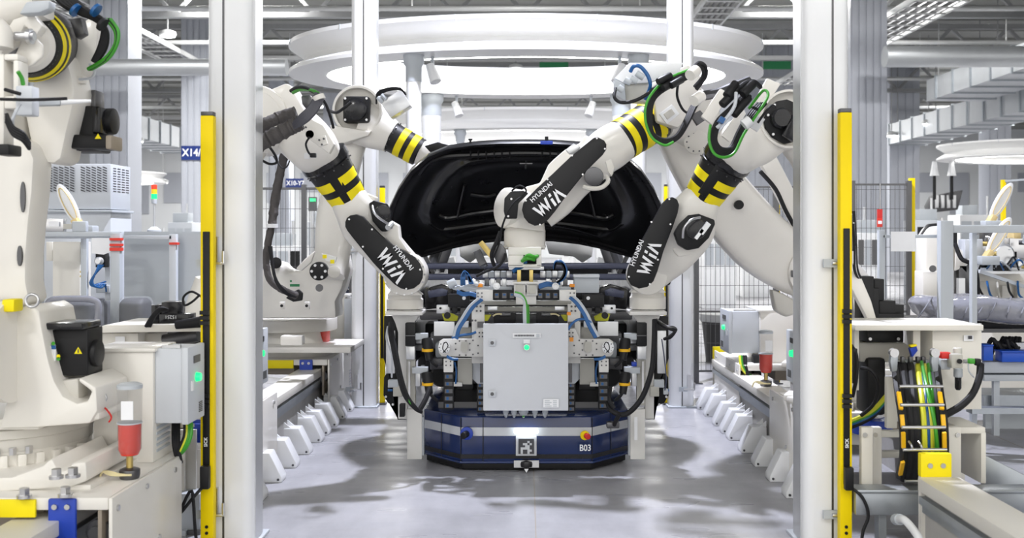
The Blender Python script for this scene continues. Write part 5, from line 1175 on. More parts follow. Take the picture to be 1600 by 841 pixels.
        for k in range(2): MB().tube([P(X(a), b, 249) for a, b in ((698, 556 + k * 2), (706, 560 + k * 2), (716, 561 + k))], .006, 6).build('hose', 'hose_blue', t)
        MB().tube([P(X(a), b, 241) for a, b in ((710, 566), (713, 580), (712, 600))], .006, 6).build('hose', 'hose_blue', t)
    # arched grey conduit into the cabinet
    for k in range(4): MB().tube([P(a, b, 250) for a, b in ((804, 457 + k * 1.5), (814, 460 + k * 1.5), (821 - k * .5, 470), (823 - k * 1.5, 485), (823.5 - k * 1.5, 508))], .008, 7).build('grey_conduit', 'frame_grey' if k else 'hose_green', t)
    MB().tube([P(a, b, 249) for a, b in ((825, 476), (826, 490), (826, 508))], .006, 6).build('green_hose', 'hose_green', t)
    MB().tube([P(a, b, 244) for a, b in ((801, 425), (808, 420), (816, 416), (822, 408))], .014, 8).build('blue_hose', 'hose_blue', t)
    MB().tube([P(a, b, 246) for a, b in ((744, 432), (760, 424), (776, 418), (786, 408), (790, 396))], .009, 8).build('black_hose', 'rubber', t)
centre_tool()
def front_cabinet():
    t = thing('control_cabinet', 'flat light grey control cabinet hung in front of the centre gripper', 'cabinet', P(822, 642, 252))
    s = 254
    MB().pb(757, 508, 886, 641, 250, .10).build('body', 'cab_grey', t, bevel=.004)
    d = MB().pb(755, 506, 888, 642, s, .022).build('door', 'panel_grey', t, bevel=.004)
    for y in (536, 616):
        k = MB().pb(764, y - 5, 774, y + 5, 254.6, .004).build('lock', 'cab_grey', d, bevel=.002); q = P(769, y, 255); MB().cyl(q, q + Vector((0, .004, 0)), .011, n=14).build('lock_core', 'steel_dark', k)
    MB().pb(801, 521, 845, 528, 254.5, .003).build('name_strip', 'paper', d)
    m = MB()
    for k in range(13): m.pb(804 + k * 2.4, 523.2, 805.6 + k * 2.4, 526, 254.7, .001)
    m.build('strip_print', 'print_dark', d, kind='stuff')
    MB().pb(838, 522, 843, 527, 254.7, .001).build('square_mark', 'frame_grey', d)
    MB().pb(818, 531, 828, 537, 254.5, .002).build('lamp_label', 'paper', d)
    q = P(823, 543, 255.5); l = MB().cyl(q, q + Vector((0, .012, 0)), .019, n=20).build('lamp_collar', 'steel', d); MB().lathe(q, (0, -1, 0), [(.016, 0), (.014, .008), (.006, .013)], 18).build('green_lamp', 'led_green', l)
    st = MB().pb(849, 624, 873, 637, 254.5, .002).build('rating_sticker', 'paper', d)
    m = MB()
    for k in range(4): m.pb(851, 626 + k * 2.8, 859 + (k % 2) * 3, 627 + k * 2.8, 254.7, .001).pb(864, 626 + k * 2.8, 870, 627 + k * 2.8, 254.7, .001)
    m.build('sticker_print', 'frame_grey', st, kind='stuff')
    for px in (790, 803, 818, 836, 852):
        g = P(px, 642, 250) + Vector((0, .05, 0)); r = .018 if px != 818 else .03
        e = MB().lathe(g, (0, 0, -1), [(r, 0), (r, .022), (r * .8, .027), (r * .75, .035)], 14).build('cable_gland', 'frame_grey', t)
        MB().tube([g - Vector((0, 0, .03)), g + Vector((.0, .03, -.05)), g + Vector((.0, .12, -.055))], .009, 8).build('gland_cable', 'hose_green' if px == 818 else 'frame_grey', e)
front_cabinet()
# ================================================================ right foreground
def P2(px, py, s): return P(px, py, s)
t = thing('machine_box', 'ivory machine box with pressure regulator on its front at right', 'cabinet', P(1496, 640, 300), 'ivory machine boxes')
MB().pb(1457, 514, 1534, 640, 300, .4).build('body', 'ivory', t, bevel=.004)
MB().pb(1336, 508, 1537, 517, 304, .46).build('lid', 'ivory', t, bevel=.004)
st = MB().pb(1506, 524, 1521, 533, 300.5, .003).build('rating_sticker', 'paper', t)
MB().pb(1513, 525, 1519, 530, 300.8, .001).build('sticker_print', 'print_dark', st)
for px in (1350, 1420, 1452, 1492, 1530): q = P(px, 508, 296); MB().cyl(q, q + Vector((0, 0, .008)), .012, n=8).build('bolt', 'steel', t)
MB().pb(1335, 517, 1342, 610, 298, .3).build('side_wall', 'ivory', t)
MB().pb(1427, 517, 1438, 566, 298, .02).build('side_rib', 'ivory', t)
fr = thing('support_stand', 'ivory steel stand under the machine box at right', 'stand', P(1440, 772, 310))
for a, b in ((1346, 1364), (1364, 1378)): MB().pb(a, 668, b, 772, 318 if a < 1360 else 314, .04).build('leg', 'ivory', fr, bevel=.004)
for px in (1352, 1368): q = P(px, 680, 318.5); MB().cyl(q, q + Vector((0, .004, 0)), .012, n=8).build('bolt', 'steel', fr)
MB().pb(1480, 668, 1502, 772, 316, .05).build('leg', 'ivory', fr, bevel=.004)
q = P(1497, 680, 316.5); MB().cyl(q, q + Vector((0, .004, 0)), .012, n=8).build('bolt', 'steel', fr)
MB().pb(1500, 668, 1540, 678, 314, .3).build('cross_bar', 'ivory', fr, bevel=.004)
MB().pb(1378, 674, 1480, 684, 306, .05).build('cross_bar', 'ivory', fr, bevel=.004)
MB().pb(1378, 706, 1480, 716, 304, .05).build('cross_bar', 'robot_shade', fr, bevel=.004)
MB().pb(1533, 676, 1541, 756, 314, .3).build('side_skirt', 'ivory', fr, bevel=.004)
MB().pb(1386, 590, 1402, 670, 308, .04).build('upright', 'ivory', fr, bevel=.004)
# dark inner machinery of the stand
dm = thing('drive_unit', 'black drive unit with blue base under the ivory lid at right', 'motor', P(1375, 690, 285))
MB().pb(1355, 560, 1385, 650, 288, .2).build('motor_body', 'black', dm, bevel=.02)
MB().lathe(P(1372, 682, 285) + Vector((0, .1, 0)), (0, 0, 1), [(.11, 0), (.11, .06), (.10, .08), (.06, .09)], 24).build('blue_base', 'blue_paint', dm)
MB().lathe(P(1372, 668, 285) + Vector((0, .1, 0)), (0, 0, 1), [(.06, 0), (.06, .05)], 18).build('collar', 'steel', dm)
MB().pb(1355, 517, 1412, 535, 290, .2).build('top_block', 'black', dm, bevel=.004)
for px in (1360, 1404): q = P(px, 530, 291); MB().cyl(q, q + Vector((0, .006, 0)), .009, n=8).build('bolt', 'steel', dm)
MB().plate([(1340, 535), (1412, 535), (1422, 542), (1422, 566), (1344, 566)], 286, .2).build('cover_casting', 'robot_shade', dm, bevel=.01)
MB().pb(1436, 522, 1456, 570, 286, .1).build('dark_block', 'black', dm, bevel=.004)
MB().plate([(1422, 545), (1432, 541), (1434, 548), (1426, 558)], 300, .03).build('blue_clip', 'blue_paint', dm); MB().plate([(1422, 540), (1432, 538), (1433, 541), (1424, 543)], 300, .03).build('yellow_clip', 'tape_yellow', dm)
for k, m_ in enumerate(('hose_yellow', 'hose_green', 'hose_blue', 'rubber')): cable(dm, [(1325, 660 + 3 * k, 300), (1345, 652 + 3 * k, 302), (1366, 640 + 3 * k, 302), (1384, 620 + 3 * k, 300)], .013, m_)
cable(dm, [(1330, 540, 310), (1338, 556, 312), (1338, 590, 312), (1332, 620, 310)], .01)
cable(dm, [(1345, 575, 306), (1362, 580, 308), (1372, 600, 308), (1366, 630, 306), (1345, 650, 304)], .01)
MB().pb(1333, 545, 1340, 600, 312, .02).build('switch_plate', 'black', dm, bevel=.003)
# energy chain of hoses
ch = thing('hose_chain', 'curved chain of black, yellow and green hoses with steel rungs', 'cable chain', P(1436, 755, 314))
path = [(0, 566, 304), (3, 590, 316), (7, 620, 324), (12, 655, 328), (14, 690, 328), (13, 720, 322), (8, 745, 314)]
for base, w_ in ((1397, 9), (1463, 9)):
    sp = MB().tube([P(base + a + (0 if base < 1420 else 0), b, s) for a, b, s in path], .018, 6).build('side_band', 'black', ch)
    for y0, y1 in ((613, 640), (648, 668), (676, 700), (722, 742)):
        f = lambda y: next((Vector((base + a0 + (a1 - a0) * (y - b0) / (b1 - b0), y, s0 + (s1 - s0) * (y - b0) / (b1 - b0))) for (a0, b0, s0), (a1, b1, s1) in zip(path, path[1:]) if b0 <= y <= b1))
        p_, q_ = f(y0), f(y1); MB().bar(P(p_.x + (1 if base < 1420 else -1), p_.y, p_.z * 1.012), P(q_.x + (1 if base < 1420 else -1), q_.y, q_.z * 1.012), .012, .018).build('yellow_mark', 'amber', sp)
for y, s in ((604, 330), (633, 336), (668, 338), (703, 336), (752, 322)):
    off = 5 + (y - 600) * .06
    MB().cyl(P(1400 + off, y, s), P(1468 + off, y, s), .008, n=10).build('steel_rung', 'steel', ch)
cols = [(1404, 'rubber', .017), (1412, 'rubber', .02), (1422, 'rubber', .02), (1434, 'hose_yellow', .015), (1440, 'hose_blue', .010), (1445, 'hose_yellow', .012), (1450, 'hose_green', .011), (1457, 'rubber', .016)]
for base, m_, r in cols: MB().tube([P(base + a * .8 + random.uniform(-1, 1), b + 4, s - 2) for a, b, s in path], r, 8).build('hose', m_, ch)
MB().tube([P(1440 + a + (b - 566) * .08, b, s + 1) for a, b, s in path], .009, 8).build('hose', 'hose_green', ch)
for px in (1396, 1460): MB().plate([(px - 3, 548), (px + 5, 546), (px + 8, 556), (px + 6, 580), (px - 2, 582), (px - 5, 566)], 318, .03).build('end_clamp', 'galv', ch, bevel=.005); q = P(px + 2, 552, 322); MB().cyl(q, q + Vector((0, .03, 0)), .022, n=12).build('end_bolt', 'steel', ch)
MB().pb(1402, 563, 1458, 569, 298, .04).build('top_bar', 'galv', ch)
for px in (1412, 1424, 1436, 1444): MB().pb(px - 3, 558, px + 3, 568, 304, .03).build('clip', 'steel_dark', ch, bevel=.004)
for px in (1422, 1437): cable(ch, [(px - 2, 690, 336), (px + 2, 696, 338), (px + 4, 702, 338)], .005, 'steel', 'wire_clip')
# pressure regulator
rg = thing('pressure_regulator', 'pressure regulator with red valve on the ivory box at right', 'regulator', P(1492, 612, 308))
MB().pb(1471, 551, 1486, 561, 312, .04).build('red_valve', 'red', rg, bevel=.005)
MB().pb(1470, 562, 1486, 578, 310, .04).build('valve_body', 'frame_grey', rg, bevel=.006)
MB().pb(1487, 554, 1505, 576, 314, .06).build('regulator_body', 'tool_tan', rg, bevel=.006)
MB().lathe(P(1496, 554, 309), (0, 0, 1), [(.022, 0), (.022, .03), (.018, .034)], 18).build('knob', 'robot_shade', rg)
MB().lathe(P(1497, 576, 309), (0, 0, -1), [(.022, 0), (.022, .04), (.017, .045)], 18).build('bowl_collar', 'frame_grey', rg)
MB().lathe(P(1497, 588, 309), (0, 0, -1), [(.016, 0), (.016, .06), (.010, .07)], 18).build('filter_bowl', 'black_gloss', rg)
q = P(1500, 565, 315); MB().cyl(q, q + Vector((0, .01, 0)), .012, n=14).build('dial', 'black', rg)
MB().cyl(P(1505, 565, 309), P(1533, 565, 309), .010, n=10).build('pipe', 'steel', rg); MB().pb(1515, 561, 1524, 569, 314, .03).build('green_fitting', 'hose_green', rg, bevel=.004); MB().pb(1525, 561, 1534, 572, 314, .03).build('elbow', 'black', rg, bevel=.006)
cable(rg, [(1532, 570, 313), (1530, 590, 316), (1520, 615, 318), (1502, 634, 320), (1478, 648, 320)], .018)
cable(rg, [(1513, 568, 312), (1514, 580, 312), (1522, 590, 312)], .004, 'cab_grey')
# galvanised kerb beam and conduit on the floor
kb = thing('kerb_beam', 'galvanised steel beam lying across the lower right', 'beam', P(1470, 800, 322))
MB().pb(1337, 770, 1640, 806, 326, .09).build('web', 'galv', kb, bevel=.008); MB().pb(1337, 766, 1640, 772, 327, .12).build('flange', 'galv', kb, bevel=.006)
for px in (1373, 1560): MB().pb(px, 804, px + 12, 866, 324, .06).build('foot', 'galv', kb)
MB().plate([(1540, 712), (1600, 742), (1640, 760), (1640, 790), (1540, 770)], 305, .06).build('cable_duct', 'galv', kb, bevel=.006)
cd = thing('conduit', 'white bent conduit pipe at the foot of the right beam', 'pipe', P(1420, 850, 345))
MB().tube([P(1403, 812, 335), P(1412, 812, 345), P(1424, 824, 350), P(1436, 842, 356), P(1440, 862, 358)], .018, 12).build('pipe', 'post_white', cd); MB().cyl(P(1400, 812, 333), P(1406, 812, 338), .026, n=14).build('collar', 'frame_grey', cd)
# motor stack behind the shelf at right
ms = thing('motor_stack', 'stepped stack of black servo motors behind the right yellow post', 'motor', P(1380, 508, 268))
for a in ((1345, 432, 1366, 508), (1366, 436, 1382, 470), (1352, 450, 1374, 508), (1374, 470, 1400, 508), (1356, 490, 1413, 508), (1396, 476, 1413, 500)): MB().pb(*a, 268 - (a[0] - 1345) * .05, .12).build('motor_block', 'black', ms, bevel=.006)
MB().plate([(1330, 420), (1345, 430), (1362, 470), (1372, 505), (1360, 508), (1346, 480), (1330, 450)], 280, .06).build('cover_arm', 'robot_white', ms, bevel=.012)
for k in range(3): cable(ms, [(1333, 330 + 3 * k, 284), (1336, 380, 284), (1336 + k, 420, 282), (1346, 440, 278)], .012, 'alu' if k == 1 else 'rubber')
# guard frames right
SF = .9
gf = thing('guard_frame', 'grey aluminium guard frame in front of the wrapped part at right', 'frame', P(1480, 752, 250))
MB().pb(1470, 345, 1490, 752, 250, .07).build('post', 'frame_grey', gf, bevel=.004)
MB().pb(1490, 352, 1660, 364, 250, .06).build('top_bar', 'frame_grey', gf, bevel=.004)
MB().pb(1519, 364, 1527, 745, 246, .05).build('upright', 'frame_grey', gf, bevel=.003)
MB().pb(1380, 367, 1470, 372, 246, .03).build('side_bar', 'frame_grey', gf, bevel=.003); MB().pb(1374, 360, 1383, 745, 246, .05).build('upright', 'frame_grey', gf, bevel=.003)
q = P(1474, 345, 250); MB().cyl(q + Vector((0, .03, 0)), q + Vector((0, .03, .02)), .01, n=8).build('cap_bolt', 'steel', gf)
MB().pb(1392, 362, 1430, 393, 248, .003).build('notice_sheet', 'paper', label='white paper notice hung on the right guard bar', cat='notice')
rd = thing('warning_tag', 'red and white warning tags hung on the right mesh fence', 'tag', P(1374, 360, 240))
SF = 1.0
MB().pb(1371, 327, 1379, 341, 151, .02).build('red_tag', 'red', rd); MB().pb(1371, 341, 1379, 355, 151, .02).build('striped_tag', 'red_print', rd); MB().pb(1372, 345, 1378, 350, 151.3, .004).build('white_field', 'paper', rd)
MB().cyl(P(1375, 327, 150.3), P(1375, 287, 150.3), .006, n=6).build('tag_string', 'steel', rd)
SF = .9
# wrapped part on trolley
wp = thing('wrapped_part', 'long part wrapped in shiny plastic film on the right trolley', 'wrapped part', P(1530, 515, 225))
secs = [(1428, 482, 228, 10, .08), (1440, 478, 228, 18, .2), (1475, 482, 228, 21, .3), (1520, 480, 228, 23, .3), (1570, 486, 228, 22, .3), (1640, 486, 228, 22, .3)]
MB().limb(secs, ex=3.2, n=28, sub=8).build('film_bundle', 'plastic_film', wp)
MB().pb(1440, 500, 1640, 514, 224, .5).build('part_edge', 'black', wp, bevel=.02)
for k in range(9): MB().tube([P(1436 + k * 22 + random.uniform(-5, 5), 500, 236), P(1444 + k * 22, 482 + random.uniform(-4, 4), 238), P(1452 + k * 22 + random.uniform(-6, 6), 464, 232)], .006, 6).build('film_crease', 'plastic_film', wp)
tr = thing('trolley', 'grey steel trolley with shelves under the wrapped part', 'trolley', P(1570, 700, 225))
MB().pb(1440, 514, 1640, 520, 222, .5).build('top_shelf', 'steel_dark', tr); MB().pb(1538, 566, 1640, 583, 228, .5).build('shelf', 'frame_grey', tr, bevel=.004); MB().pb(1538, 586, 1640, 596, 227, .4).build('rail', 'frame_grey', tr, bevel=.004)
MB().pb(1553, 596, 1562, 714, 226, .04).build('leg', 'frame_grey', tr); MB().pb(1620, 520, 1630, 714, 226, .04).build('leg', 'frame_grey', tr); MB().pb(1445, 520, 1452, 714, 226, .04).build('leg', 'frame_grey', tr); MB().pb(1538, 618, 1640, 636, 224, .4).build('lower_panel', 'galv', tr); MB().pb(1540, 638, 1640, 706, 218, .05).build('back_panel', 'frame_grey', tr)
MB().bb(P(1440, 0, 222).x, P(1640, 0, 222).x, 7.1, 7.2, .30, .34).build('floor_rail', 'galv', tr)
for a, lab in (((1537, 540, 1552, 564), 'blue parts bin left on the trolley shelf'), ((1566, 550, 1640, 566), 'wide blue parts bin on the trolley shelf')):
    b = thing('parts_bin', lab, 'bin', P((a[0] + a[2]) / 2, a[3], 230), 'blue parts bins'); MB().pb(*a, 230, .12).build('tub', 'seat_bin_blue', b, bevel=.004); MB().pb(a[0] - 1, a[1] - 1, a[2] + 1, a[1] + 1, 230.6, .13).build('rim', 'seat_bin_blue', b, bevel=.002)
MB().pb(1584, 536, 1630, 550, 226, .1).build('carton', 'paper', label='white carton on the blue bin at the right edge', cat='box', bevel=.004)
hn = MB()
for k in range(6): hn.tube([P(1542 + k * 7, 545 + (k % 2) * 8, 224), P(1550 + k * 7, 530 + (k % 3) * 5, 226), P(1560 + k * 6, 540 + (k % 2) * 6, 226), P(1568 + k * 5, 528, 224)], .018, 7)
hn.build('wire_harness', 'rubber', label='tangle of black wire harness above the blue bins', cat='harness')
# machine behind
def robot_far(px, lab):
    t = thing('assembly_robot', lab, 'robot', P(px, 560, 190), 'robots seen over the guard frames')
    MB().plate([(px - 22, 470), (px - 22, 372), (px - 10, 354), (px + 14, 352), (px + 22, 366), (px + 22, 470)], 195, .25).build('lower_arm', 'robot_white', t, bevel=.03)
    MB().plate([(px - 28, 430), (px - 28, 372), (px - 15, 350), (px + 20, 347), (px + 29, 364), (px + 29, 420)], 193, .1).build('arm_edge', 'black', t, bevel=.02)
    MB().pb(px - 26, 424, px + 4, 475, 198, .2).build('arm_foot', 'robot_white', t, bevel=.01); MB().lathe(P(px - 11, 420, 199), (0, -1, 0), [(.03, 0), (.03, .01), (.02, .01)], 16).build('round_port', 'steel_dark', t)
    MB().plate([(px - 30, 700), (px - 20, 475), (px + 28, 475), (px + 36, 700)], 194, .4).build('pedestal', 'robot_shade', t, bevel=.02)
    MB().plate([(px + 26, 384), (px + 44, 398), (px + 44, 430), (px + 34, 420), (px + 24, 424)], 195, .2).build('upper_casting', 'robot_white', t, bevel=.01)
    MB().pb(px + 40, 374, px + 68, 404, 196, .15).build('control_box', 'cab_grey', t, bevel=.006); cable(t, [(px + 24, 380, 199), (px + 34, 404, 200), (px + 48, 412, 200), (px + 58, 430, 198), (px + 60, 470, 196)], .02)
    MB().pb(px + 30, 414, px + 54, 470, 195, .12).build('balancer', 'steel_dark', t, bevel=.01); MB().pb(px + 30, 435, px + 40, 468, 198, .05).build('bracket', 'alu', t)
    for k in range(3): cable(t, [(px + 48 + k * 3, 470, 198), (px + 52, 455 + k * 3, 199), (px + 56, 448, 199)], .01, 'hose_blue')
    return t
robot_far(1468, 'ivory robot with black edging behind the right guard frame')
mc = thing('assembly_machine', 'cluttered ivory and steel assembly machine at the right edge', 'machine', P(1570, 700, 185))
MB().pb(1525, 425, 1640, 700, 184, .5).build('cabinet', 'ivory', mc, bevel=.01)
for a, m_ in (((1528, 382, 1548, 420), 'alu'), ((1545, 376, 1570, 398), 'frame_grey'), ((1560, 392, 1590, 414), 'tool_tan'), ((1578, 372, 1604, 404), 'steel'), ((1530, 404, 1552, 424), 'frame_grey'), ((1556, 412, 1576, 424), 'black'), ((1580, 408, 1610, 424), 'alu'), ((1540, 360, 1556, 378), 'steel_dark'), ((1584, 360, 1596, 374), 'gold')):
    MB().pb(*a, 188, .14).build('fixture_block', m_, mc, bevel=.008)
MB().lathe(P(1566, 398, 192), (0, -1, 0), [(.09, 0), (.1, .03), (.08, .05)], 22).build('clamp_disc', 'alu', mc)
for k in range(6): cable(mc, [(1530 + 12 * k, 420, 192), (1536 + 13 * k, 408 + 4 * (k % 2), 194), (1548 + 12 * k, 402 + 6 * (k % 3), 194), (1556 + 12 * k, 422, 192)], .008, ('rubber', 'hose_blue', 'frame_grey')[k % 3])
for a in ((1528, 440, 1546, 474), (1566, 446, 1580, 488), (1590, 440, 1612, 480)): MB().pb(*a, 186, .06).build('panel', 'robot_shade', mc, bevel=.006)
for k in range(14):
    px = 1527 + (k * 23) % 78; py = 366 + (k * 17) % 52; q = P(px, py, 190 + k % 4)
    MB().cyl(q, q + Vector((.05 if k % 2 else .0, -.03, .0 if k % 2 else .07)), .018 + .004 * (k % 3), n=10).build('cylinder', ('steel', 'steel_dark', 'frame_grey', 'brass')[k % 4], mc)
for k in range(5): cable(mc, [(1526 + 16 * k, 440, 190), (1532 + 15 * k, 455 + 5 * (k % 3), 193), (1540 + 15 * k, 470, 192), (1536 + 16 * k, 492, 190)], .01, ('rubber', 'hose_blue', 'tool_tan')[k % 3])
MB().bar(P(1530, 424, 190), P(1600, 448, 190), .04, .03).build('brace', 'frame_grey', mc); MB().pb(1526, 424, 1610, 428, 189, .3).build('table_edge', 'alu', mc)
def paddle(p0, p1, w_, s, lab):
    t = thing('gripper_paddle', lab, 'gripper', P(*p1, s), 'pale paddle-shaped grippers'); a = P(*p0, s); b = P(*p1, s); d = (b - a).normalized(); n_ = Vector((0, 1, 0)).cross(d)
    pts = [(a + b) / 2 + d * math.cos(k * PI / 12) * (b - a).length / 2 + n_ * math.sin(k * PI / 12) * w_ for k in range(24)]
    MB().prism(pts, (0, .03, 0)).build('pad', 'post_white', t, bevel=.006)
    pts = [(a + b) / 2 + d * math.cos(k * PI / 12) * (b - a).length * .40 + n_ * math.sin(k * PI / 12) * w_ * .62 + Vector((0, -.004, 0)) for k in range(25)]
    MB().tube(pts, .004, 6, smooth=False).build('gold_seal', 'gold', t)
    MB().ob(b, d, (0, 1, 0), .08, .1, .05).build('bracket', 'gold', t, bevel=.006); MB().ob(b + d * .06 + Vector((.03, 0, 0)), (1, 0, 0), (0, 1, 0), .16, .12, .08).build('actuator', 'frame_grey', t, bevel=.01)
paddle((1582, 286), (1549, 343), .055, 190, 'upper pale paddle gripper above the right guard bar')
paddle((1580, 340), (1544, 398), .055, 198, 'lower pale paddle gripper crossing the right guard bar')
SF = 1.0
paddle((90, 288), (122, 350), .05, 205, 'pale paddle gripper in front of the grey vented cabinet')
hp_ = thing('hanging_fixture', 'dark fixture panel hung from two rods under the far right canopy', 'fixture', P(1480, 330, 62))
MB().plate([(1452, 322), (1460, 306), (1505, 297), (1497, 328), (1454, 333)], 62, .35).build('panel', 'steel_dark', hp_, bevel=.02)
for px in (1460, 1487): MB().cyl(P(px, 312, 62.5), P(px, 254, 62.5), .04, n=8).build('rod', 'black', hp_); MB().lathe(P(px, 275, 62.5), (0, 0, 1), [(.11, 0), (.07, .2), (.05, .36)], 14).build('rod_sleeve', 'post_white', hp_)
for k in range(4): MB().pb(1462 + k * 9, 305, 1467 + k * 9, 325, 62.4, .05).build('slat', 'alu', hp_, bevel=.004)
yp = thing('yellow_pole', 'yellow fence pole with bracket at the upper right', 'pole', P(1568, 500, 150)); MB().pb(1566, 281, 1572, 600, 150, .04).build('pole', 'yellow', yp); MB().bar(P(1570, 283, 150), P(1610, 280, 150), .03, .02).build('arm', 'frame_grey', yp)
SF = 1.0
# bin behind the right fence
tb = thing('waste_bin', 'black waste bin with pale liner behind the right fence', 'bin', P(1129, 600, 128)); c = P(1129, 570, 128)
MB().lathe((c.x, c.y, 0), (0, 0, 1), [(.20, 0), (.26, .55), (.26, .58)], 24).build('tub', 'trash', tb); MB().lathe((c.x, c.y, .5), (0, 0, 1), [(.27, 0), (.285, .03), (.28, .09), (.22, .1)], 24).build('liner', 'bag', tb)
# ================================================================ left middle ground
vc = thing('vented_cabinet', 'tall pale grey cabinet with slotted vents on the left', 'cabinet', P(130, 560, 190))
MB().pb(68, 330, 173, 661, 190, .45).build('lower_body', 'cab_grey', vc, bevel=.006); MB().pb(64, 328, 175, 332, 191, .47).build('ledge', 'frame_grey', vc, bevel=.004)
up = MB().pb(71, 256, 173, 327, 190.5, .42).build('upper_body', 'cab_grey', vc, bevel=.006)
for g in (75, 126):
    for c in range(5):
        for r in range(10):
            px, py = g + c * 8.6, 260 + r * 4.0
            MB().prism([P(px, py, 190.9), P(px + 6.5, py + 2.4, 190.9), P(px + 6.5, py + 4.2, 190.9), P(px, py + 1.8, 190.9)], (0, .002, 0)).build('vent_slot', 'print_dark', up)
xr = P(173, 0, 190.5).x
for r in range(10):
    for c in range(4): MB().bb(xr, xr + .002, F / 190.5 + .05 + c * .09, F / 190.5 + .11 + c * .09, P(0, 262 + r * 4, 190).z - .008, P(0, 262 + r * 4, 190).z).build('vent_slot', 'print_dark', up)
ib = thing('machine_box', 'plain ivory electrical box left of the red-taped post', 'cabinet', P(103, 560, 205), 'ivory machine boxes'); MB().pb(82, 378, 125, 600, 205, .2).build('body', 'ivory', ib, bevel=.006); MB().pb(72, 378, 82, 408, 203, .1).build('side_box', 'ivory', ib, bevel=.004)
for py in (425, 432): q = P(126, py, 206); MB().cyl(q, q + Vector((0, .01, 0)), .008, n=8).build('hinge', 'brass', ib)
dc = thing('drive_controller', 'small steel drive box on top of the left guard frame', 'controller', P(85, 362, 216)); MB().pb(71, 342, 99, 362, 216, .05).build('body', 'steel', dc, bevel=.004); MB().pb(76, 346, 92, 354, 216.6, .003).build('nameplate', 'paper', dc); MB().pb(112, 346, 134, 362, 216, .05).build('valve', 'frame_grey', dc, bevel=.006); MB().pb(99, 350, 112, 358, 216, .04).build('link', 'tool_tan', dc)
gl = thing('guard_frame', 'grey aluminium guard frame with red tape bands on the left', 'frame', P(180, 700, 215))
MB().pb(41, 362, 190, 370, 216, .05).build('top_bar', 'frame_grey', gl, bevel=.004); MB().pb(41, 370, 180, 373, 214, .04).build('lower_lip', 'cab_grey', gl)
p_ = MB().pb(172, 364, 187, 700, 218, .06).build('post', 'frame_grey', gl, bevel=.004)
for y0, y1 in ((372, 376), (381, 385), (387, 392)): MB().pb(171, y0, 187.5, y1, 218.6, .063).build('red_tape', 'red_print', p_)
MB().pb(126, 372, 135, 690, 212, .04).build('upright', 'frame_grey', gl, bevel=.003); MB().pb(62, 372, 66, 690, 212, .03).build('upright', 'galv', gl)
g2 = thing('guard_frame', 'grey guard frame with flat panels beside the left yellow post', 'frame', P(260, 690, 208))
MB().pb(188, 368, 268, 374, 210, .04).build('top_bar', 'cab_grey', g2, bevel=.003); p_ = MB().pb(264, 366, 275, 690, 210, .05).build('post', 'cab_grey', g2, bevel=.003); MB().pb(264, 379, 277, 382.5, 210.6, .052).build('red_tape', 'red_print', p_)
MB().pb(194, 362, 330, 690, 206, .02).build('panel', 'frame_grey', g2); MB().pb(277, 366, 330, 690, 207, .02).build('panel', 'frame_grey', g2)
nt_ = MB().plate([(143, 372), (170, 372), (172, 394), (162, 398), (143, 396)], 216.5, .002).build('notice_sheet', 'paper', label='crumpled white notice under the left guard bar', cat='notice')
vb = thing('valve_station', 'blue-hosed valve station behind the left guard frame', 'valve', P(155, 480, 208)); MB().pb(149, 396, 164, 418, 209, .08).build('socket_box', 'black', vb, bevel=.004); MB().lathe(P(156, 408, 210), (0, -1, 0), [(.03, 0), (.03, .03), (.02, .04)], 16).build('connector', 'alu', vb)
MB().pb(150, 446, 170, 458, 208, .06).build('manifold', 'frame_grey', vb, bevel=.004); MB().pb(164, 400, 172, 470, 207, .05).build('rail', 'cab_grey', vb)
for k in range(5): cable(vb, [(154 + k * 2, 414, 212), (148 - k * 2, 430 + k * 3, 213), (142 + k * 4, 446 + k, 213), (152 + k * 3, 444, 212), (166, 440 + k * 4, 211)], .006, 'hose_blue')
sl = thing('stack_light', 'red amber and green stack light on a pole at the left', 'signal lamp', P(241, 362, 180))
for (y0, y1, m_) in ((289, 296, 'led_red'), (296, 303, 'led_amber'), (303, 311, 'led_green')): MB().cyl(P(241, y1, 178), P(241, y0, 178), .024, n=18).build('lamp_segment', m_, sl)
MB().cyl(P(241, 362, 178), P(241, 311, 178), .009, n=10).build('pole', 'alu', sl); MB().cyl(P(241, 318, 178), P(241, 311, 178), .022, .024, n=16).build('collar', 'cab_grey', sl); MB().lathe(P(241, 365, 178), (0, 0, 1), [(.06, 0), (.06, .03), (.02, .06)], 16).build('pole_foot', 'cab_grey', sl)
MB().pb(196, 366, 320, 700, 178, .4).build('supply_cabinet', 'frame_grey', label='grey cabinet below the stack light behind the guard panels', cat='cabinet', bevel=.01)
